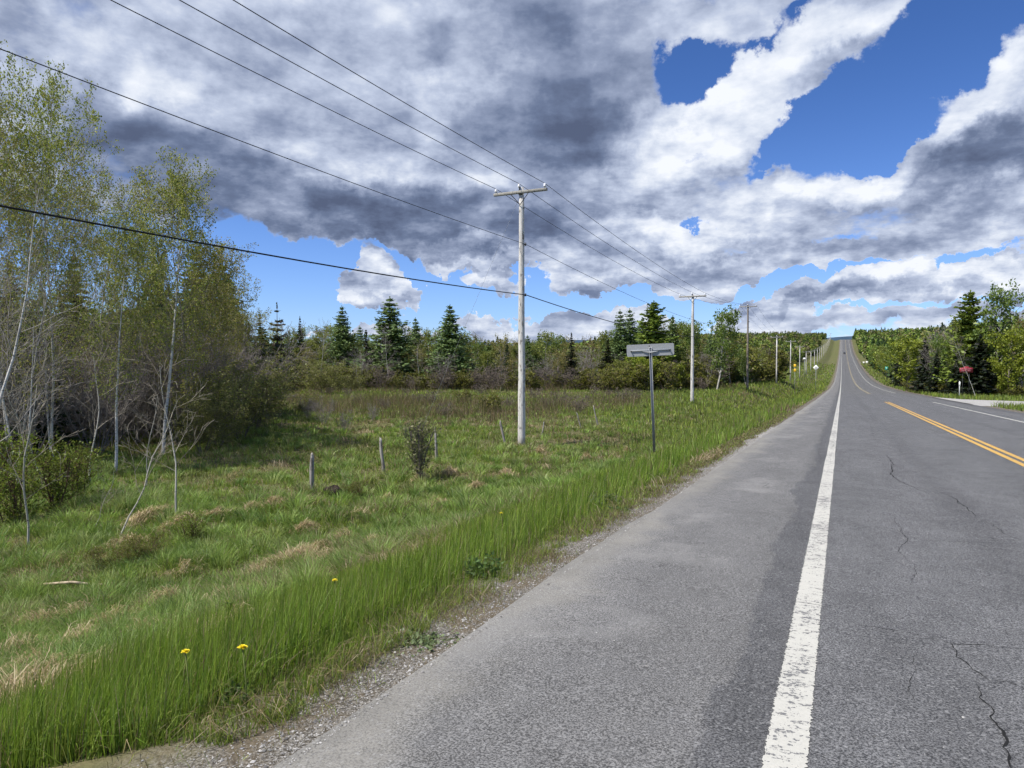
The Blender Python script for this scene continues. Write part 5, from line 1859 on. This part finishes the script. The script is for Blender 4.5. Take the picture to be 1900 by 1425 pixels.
M_GREY = mat_plain('grey_symbol', (0.25, 0.25, 0.26), 0.6)
small_sign('diamond_sign', 'small white diamond sign on a thin post by the left verge', 'road sign', 1514, 136, 682, 0.76, 'diamond', M_WHITE, M_GREY, postr=.035)
small_sign('warning_sign', 'pair of small yellow plates one above the other on one post, left verge', 'road sign', 1475, 134, 678.5, 0.55, 'square', M_YSIGN, plates=2, gap=.30, wide=.72)
small_sign('kilometre_marker', 'small green and white marker on a short dark post, right verge', 'road sign', 1645, 200, 683.5, 0.95, 'square', M_GSIGN, M_WHITE, post=M_STEEL_D, wide=.8, postr=.04)
small_sign('white_sign', 'left one of two tiny white signs against dark trees on the right', 'road sign', 1602.5, 392, 672.5, 0.85, 'square', M_WHITE, post=M_STEEL_D)
small_sign('white_sign', 'right one of two tiny white signs against dark trees on the right', 'road sign', 1608.5, 392, 672, 1.1, 'square', M_WHITE, post=M_STEEL_D)
# red sign board with an arched top, on two posts, and a white stake
p = pt(1793, 680, 84)
gz = hgt(p)
root = empty('red_sign_board', (p[0], p[1], gz), math.radians(20))
zc_ = float(pt(1793, 686.5, 84)[2]) - gz
pr = [(-.74, -.30), (.74, -.30), (.74, .22), (.60, .27), (.30, .30), (.22, .42), (-.18, .42), (-.28, .30), (-.60, .27), (-.74, .22)]
m_ = MB()
n_ = len(pr)
V = []
for yy_, sc_ in ((-0.03, 0.001), (-0.03, 1), (0.03, 1), (0.03, .001)):
    V += [(a * sc_, yy_, zc_ + b * sc_) for a, b in pr]
k = np.arange(n_)
Q = np.concatenate([np.stack([k, (k + 1) % n_, (k + 1) % n_ + n_, k + n_], 1) + n_ * j for j in range(3)])
m_.add(V, Q)
m_.build('board', M_RSIGN, root)
m_ = MB()
for a, b, w_ in ((-.42, .10, .34), (.02, .10, .28), (.40, .10, .26), (-.30, -.10, .50), (.34, -.10, .36)):
    m_.box((a, -.034, zc_ + b), (w_, .004, .055))
m_.build('lettering', mat_plain('faded_lettering', (0.50, 0.22, 0.24), 0.7), root)
for xx_ in (-.62, .62):
    m_ = MB()
    m_.polytube([(xx_ * .6, 0.07, -.3), (xx_ * .6, 0.07, zc_ + .1)], .03, 7)
    m_.build('post', M_STEEL_D, root)
tag(root, 'small dark red board with an arched top before the dark spruce', 'sign')
p = pt(1781, 680, 83)
m_ = MB()
gz = hgt(p)
m_.polytube([(0, 0, -.2), (0, 0, 1.85), (0, 0, 1.9)], [.05, .05, .02], 8)
m_.box((0, -.06, 1.6), (.16, .02, .45), bev=.005)
o = m_.build('marker_stake', M_WHITE)
o.location = (p[0], p[1], gz)
tag(o, 'short white stake left below the red board', 'stake')
# a small pale roadside box far off among the poles
p = pt(1492.5, 680, 235)
gz = float(pt(1492.5, 665.5, 235)[2])
g_ = hgt(p)
root = empty('mailbox', (p[0], p[1], g_))
m_ = MB()
m_.box((0, 0, gz - g_), (.75, .5, .6), bev=.12)
m_.build('box', M_WHITE, root)
m_ = MB()
m_.polytube([(0, 0, -.2), (0, 0, gz - g_ - .25)], .06, 6)
m_.build('post', M_GALV, root)
tag(root, 'tiny white box on a post beside the far poles', 'box')

# ------------------------------------------------------------------ the dark car coming down the far hill
s_ = 650.0
u_ = 1.9
slope = math.atan((R(s_ + 5) - R(s_ - 5)) / 10)
car = empty('car', (u_, s_, float(R(s_))))
car.rotation_euler = (slope, 0, 0)
prof = [(-2.2, .35), (-2.25, .75), (-2.1, .98), (-1.2, 1.08), (-0.5, 1.62), (1.2, 1.66), (2.05, 1.15), (2.2, .95), (2.2, .35)]
m_ = MB()
W2 = .92
rings = []
for xx_, ins in ((-W2, .08), (-W2 + .06, 0), (W2 - .06, 0), (W2, .08)):
    rings.append([(xx_ * (1 - max(0, z__ - .98) * .22), y_ * (1 - ins * .3), z__) for y_, z__ in prof])
n_ = len(prof)
V = [(0 * a[0] + r0[0], 0.0, .8) for r0 in (rings[0][0:1],) for a in prof for r0 in (rings[0][0],)][:n_]
V = [(-W2, 0, .8)] * n_ + [q_ for rr_ in rings for q_ in rr_] + [(W2, 0, .8)] * n_
k = np.arange(n_)
Q = np.concatenate([np.stack([k, (k + 1) % n_, (k + 1) % n_ + n_, k + n_], 1) + n_ * j for j in range(5)])
m_.add(V, Q)
m_.build('body', M_BLACK, car)
m_ = MB()
m_.add([(-.72, -1.16, 1.12), (.72, -1.16, 1.12), (.64, -.55, 1.58), (-.64, -.55, 1.58)], [[0, 1, 2, 3]])
m_.build('windscreen', M_GLASS, car)
for sx_ in (-1, 1):
    for yy_ in (-1.4, 1.35):
        m_ = MB()
        m_.polytube([(sx_ * .68, yy_, .34), (sx_ * .94, yy_, .34)], .34, 14)
        m_.build('wheel', M_RUBBER, car)
    m_ = MB()
    m_.box((sx_ * .68, -2.25, .78), (.3, .05, .14), bev=.02)
    m_.build('headlight', M_PORC, car)
tag(car, 'tiny dark car coming down the far hill in the left lane', 'car')

# ------------------------------------------------------------------ old fence posts, stump, dandelions, weeds, a log
FP = [(578, 910, 842, 0.09, 0.00, 'nearest grey fence post, upright, left of the dark stump'), (711, 868, 813, 0.08, -0.10, 'split topped fence post leaning left, left of the willow bush'),
      (810, 852, 800, 0.07, -0.05, 'pale fence post just right of the willow bush'), (938, 824, 780, 0.075, -0.22, 'leaning fence post left of the near utility pole'),
      (1078, 793, 765, 0.055, -0.25, 'thin fence post leaning left in the meadow grass'), (1110, 786, 752, 0.065, -0.22, 'pale fence post leaning left, right of the thin one'),
      (1006, 806, 782, 0.05, 0.12, 'short broken fence post in the grass right of the near pole')]
for px, by, ty, r0_, ln, lab in FP:
    zd = 3.22 * FPX / (by - 680)
    p = pt(px, 680, zd)
    gz = hgt(p)
    L = float(pt(px, ty, zd)[2]) - gz
    rw = np.random.default_rng(px)
    m_ = MB()
    zz_ = np.array([-.25, 0, L * .3, L * .6, L * .9, L])
    P = np.stack([rw.normal(0, .008, 6), rw.normal(0, .008, 6), zz_], 1)
    r0_ *= 0.72
    m_.polytube(P, [r0_, r0_, r0_ * .95, r0_ * .85, r0_ * .8, r0_ * .55], 9)
    V0 = m_.V[0]
    V0[:, :2] *= rw.uniform(.85, 1.15, (len(V0), 1))
    V0[-18:, 2] += rw.normal(0, .03, 18)
    o = m_.build('fence_post', M_POST)
    o.location = (p[0], p[1], gz)
    o.rotation_euler = Matrix.Rotation(ln, 4, Vector((_F[0], _F[1], 0))).to_euler()
    tag(o, lab, 'fence post', 'old fence posts across the meadow')
# dark uprooted stump
p = pt(618, 680, 18.0)
gz = hgt(p)
m_ = MB()
rw = np.random.default_rng(4)
nu, nv = 16, 9
V = []
for i_ in range(nv):
    ph = PI * i_ / (nv - 1)
    for j_ in range(nu):
        th = 2 * PI * j_ / nu
        k_ = 1 + 0.28 * math.sin(3 * th + i_) * math.sin(ph) + rw.normal(0, .07)
        V.append((0.27 * k_ * math.sin(ph) * math.cos(th), 0.2 * k_ * math.sin(ph) * math.sin(th), 0.17 + 0.19 * k_ * math.cos(ph)))
Q = [[i_ * nu + j_, i_ * nu + (j_ + 1) % nu, (i_ + 1) * nu + (j_ + 1) % nu, (i_ + 1) * nu + j_] for i_ in range(nv - 1) for j_ in range(nu)]
m_.add(V, Q, (0.040, 0.031, 0.025))
o = m_.build('tree_stump', M_TWIG)
o.location = (p[0], p[1], gz)
o.scale = (0.8, 0.8, 0.75)
tag(o, 'dark rounded stump lying in the brown grass near the nearest fence post', 'stump')
for px, zd, lab, L, rz_ in ((150, 10.0, 'broken pale stick lying on the straw in the left corner', 1.1, 0.5), (30, 7.6, 'thin pale stick lying near the left edge of the grass', .7, -.6)):
    p = pt(px, 680, zd)
    m_ = MB()
    P = np.array([(-L / 2, 0, .0), (-L / 6, .03, .03), (L / 6, -.02, .02), (L / 2, .05, .06)])
    m_.polytube(P, [.018, .02, .016, .006], 7, (0.42, 0.34, 0.24))
    m_.tubes([(L / 6, -.02, .02)], [(L / 3, -.22, .10)], .01, .004, 4, (0.42, 0.34, 0.24))
    o = m_.build('stick', M_TWIG)
    o.location = (p[0], p[1], hgt(p) + .06)
    o.rotation_euler = (0, 0.05, rz_)
    tag(o, lab, 'stick')

# dandelions in the tall verge grass
def dandelion(px, py, zd, lab, sc_=1.15):
    p = meet(px, py, zd)
    gz = hgt(p)
    hh_ = zd
    root = empty('dandelion', (p[0], p[1], gz))
    m_ = MB()
    m_.polytube([(0.02, 0, 0), (0.01, 0.01, hh_ * .5), (0, 0, hh_)], .0035, 5, (0.14, 0.17, 0.05))
    m_.build('stem', M_TWIG, root)
    rw = np.random.default_rng(px)
    m_ = MB()
    n_ = 70
    a_ = rw.random(n_) * 6.3
    e_ = rw.uniform(0.1, 1.3, n_)
    L = 0.022 * sc_ * rw.uniform(.8, 1.1, n_)
    d_ = np.stack([np.cos(a_) * np.cos(e_), np.sin(a_) * np.cos(e_), np.sin(e_) * .6], 1)
    w_ = np.stack([-np.sin(a_), np.cos(a_), 0 * a_], 1) * .0035 * sc_
    b_ = np.array([0, 0, hh_])
    V = np.stack([b_ - w_ * .3 + 0 * d_, b_ + w_ * .3 + 0 * d_, b_ + d_ * L[:, None] + w_, b_ + d_ * L[:, None] - w_], 1).reshape(-1, 3)
    m_.add(V, np.arange(n_ * 4).reshape(-1, 4))
    m_.build('flower', M_YEL_F, root)
    tag(root, lab, 'flower', 'dandelions in the verge grass')


dandelion(450, 1203, .34, 'widest yellow dandelion, lower middle of the tall grass')
dandelion(344, 1210, .36, 'yellow dandelion at the top edge of the tall grass, left of the widest', 1.0)
dandelion(621, 1078, .37, 'yellow dandelion highest up the tall grass strip', .9)
dandelion(930, 953, .36, 'tiny yellow dandelion far along the tall grass strip', .9)


def weed(px, py, zd, lab, n_, rad, h_, cols_, seed, leaf=.05, flat=1.0, name='weed'):
    p = meet(px, py, 0.02)
    gz = hgt(p)
    rw = np.random.default_rng(seed)
    root = empty(name, (p[0], p[1], gz))
    ms, ml = MB(), MB()
    P0, P1 = [], []
    LP = []
    for k in range(n_):
        a = rw.random() * 6.3
        rr_ = rad * rw.random() ** .6
        tip = np.array([math.cos(a) * rr_, math.sin(a) * rr_, h_ * rw.uniform(.25, 1) * (1 - .5 * rr_ / rad)])
        P0.append((tip[0] * .25, tip[1] * .25, -.01))
        P1.append(tip)
        for _ in range(7):
            LP.append(tip * rw.uniform(.35, 1.05) + rw.normal(0, .012, 3))
    ms.tubes(P0, P1, .003, .0015, 4, np.tile((.10, .12, .05), (n_, 1)))
    ms.build('stem', M_TWIG, root)
    LP = np.array(LP)
    pal = np.array(cols_)
    ml.leaves(LP, leaf * rw.uniform(.6, 1.2, len(LP)), rw, pal[rw.integers(0, len(pal), len(LP))] * rw.uniform(.7, 1.2, (len(LP), 1)), flat=flat, aspect=1.5)
    ml.build('crown', M_LEAF, root)
    tag(root, lab, 'weed', 'broad leaved weeds at the verge edge')


WD = [(0.085, 0.15, 0.045), (0.11, 0.18, 0.06), (0.14, 0.21, 0.07)]
WP = [(0.17, 0.22, 0.10), (0.20, 0.25, 0.12), (0.14, 0.18, 0.08)]
weed(895, 1065, 6.4, 'dark green leafy weed at the foot of the tall grass', 46, .20, .26, WD, 1, .032)
weed(785, 1188, 4.75, 'flat pale green clover mat creeping on the gravel', 60, .27, .04, WP, 2, .020, 2.0)
weed(430, 1300, 3.9, 'small leafy weed by the gravel near the bottom edge', 30, .16, .10, WD, 3, .035)
weed(1125, 935, 8.9, 'light green clump of coarse blades leaning over the gravel', 40, .26, .26, WP, 4, .035)
weed(1142, 946, 8.6, 'dark flat weed under the light green clump', 30, .22, .05, WD, 5, .03, 2)
weed(305, 1235, 5.6, 'yellow green herb at the top edge of the tall grass', 30, .14, .28, [(0.2, .24, .03), (.15, .2, .03)], 6, .022)
weed(430, 1150, 6.4, 'yellow green herb behind the dandelions', 30, .16, .26, [(0.2, .24, .03), (.15, .2, .03)], 7, .022)


# brown scrub bushes standing out of the brushy band
rs_ = random.Random(31)
for k in range(26):
    px = 505 + k * 27 + rs_.uniform(-9, 9)
    if abs(px - 968) < 14:
        continue
    z_ = rs_.uniform(44, 82)
    p_ = pt(px, 680, z_)
    if p_[0] > -15:
        continue
    pr = rs_.choice([SH, SH, SO])
    w_ = 'brown bare' if pr is SH else 'olive budding'
    auto(place(pr, px, z_, None, None, 'shrub', w_ + ' scrub bushes in the middle of the meadow', height=rs_.uniform(0.8, 1.5), sx=1.5), px, w_ + ' scrub bush in mid meadow', w_ + ' scrub bushes',
         [(-999, 'left of the willow bush'), (790, 'left of the near pole'), (968, 'right of the near pole')])

name_repeats()
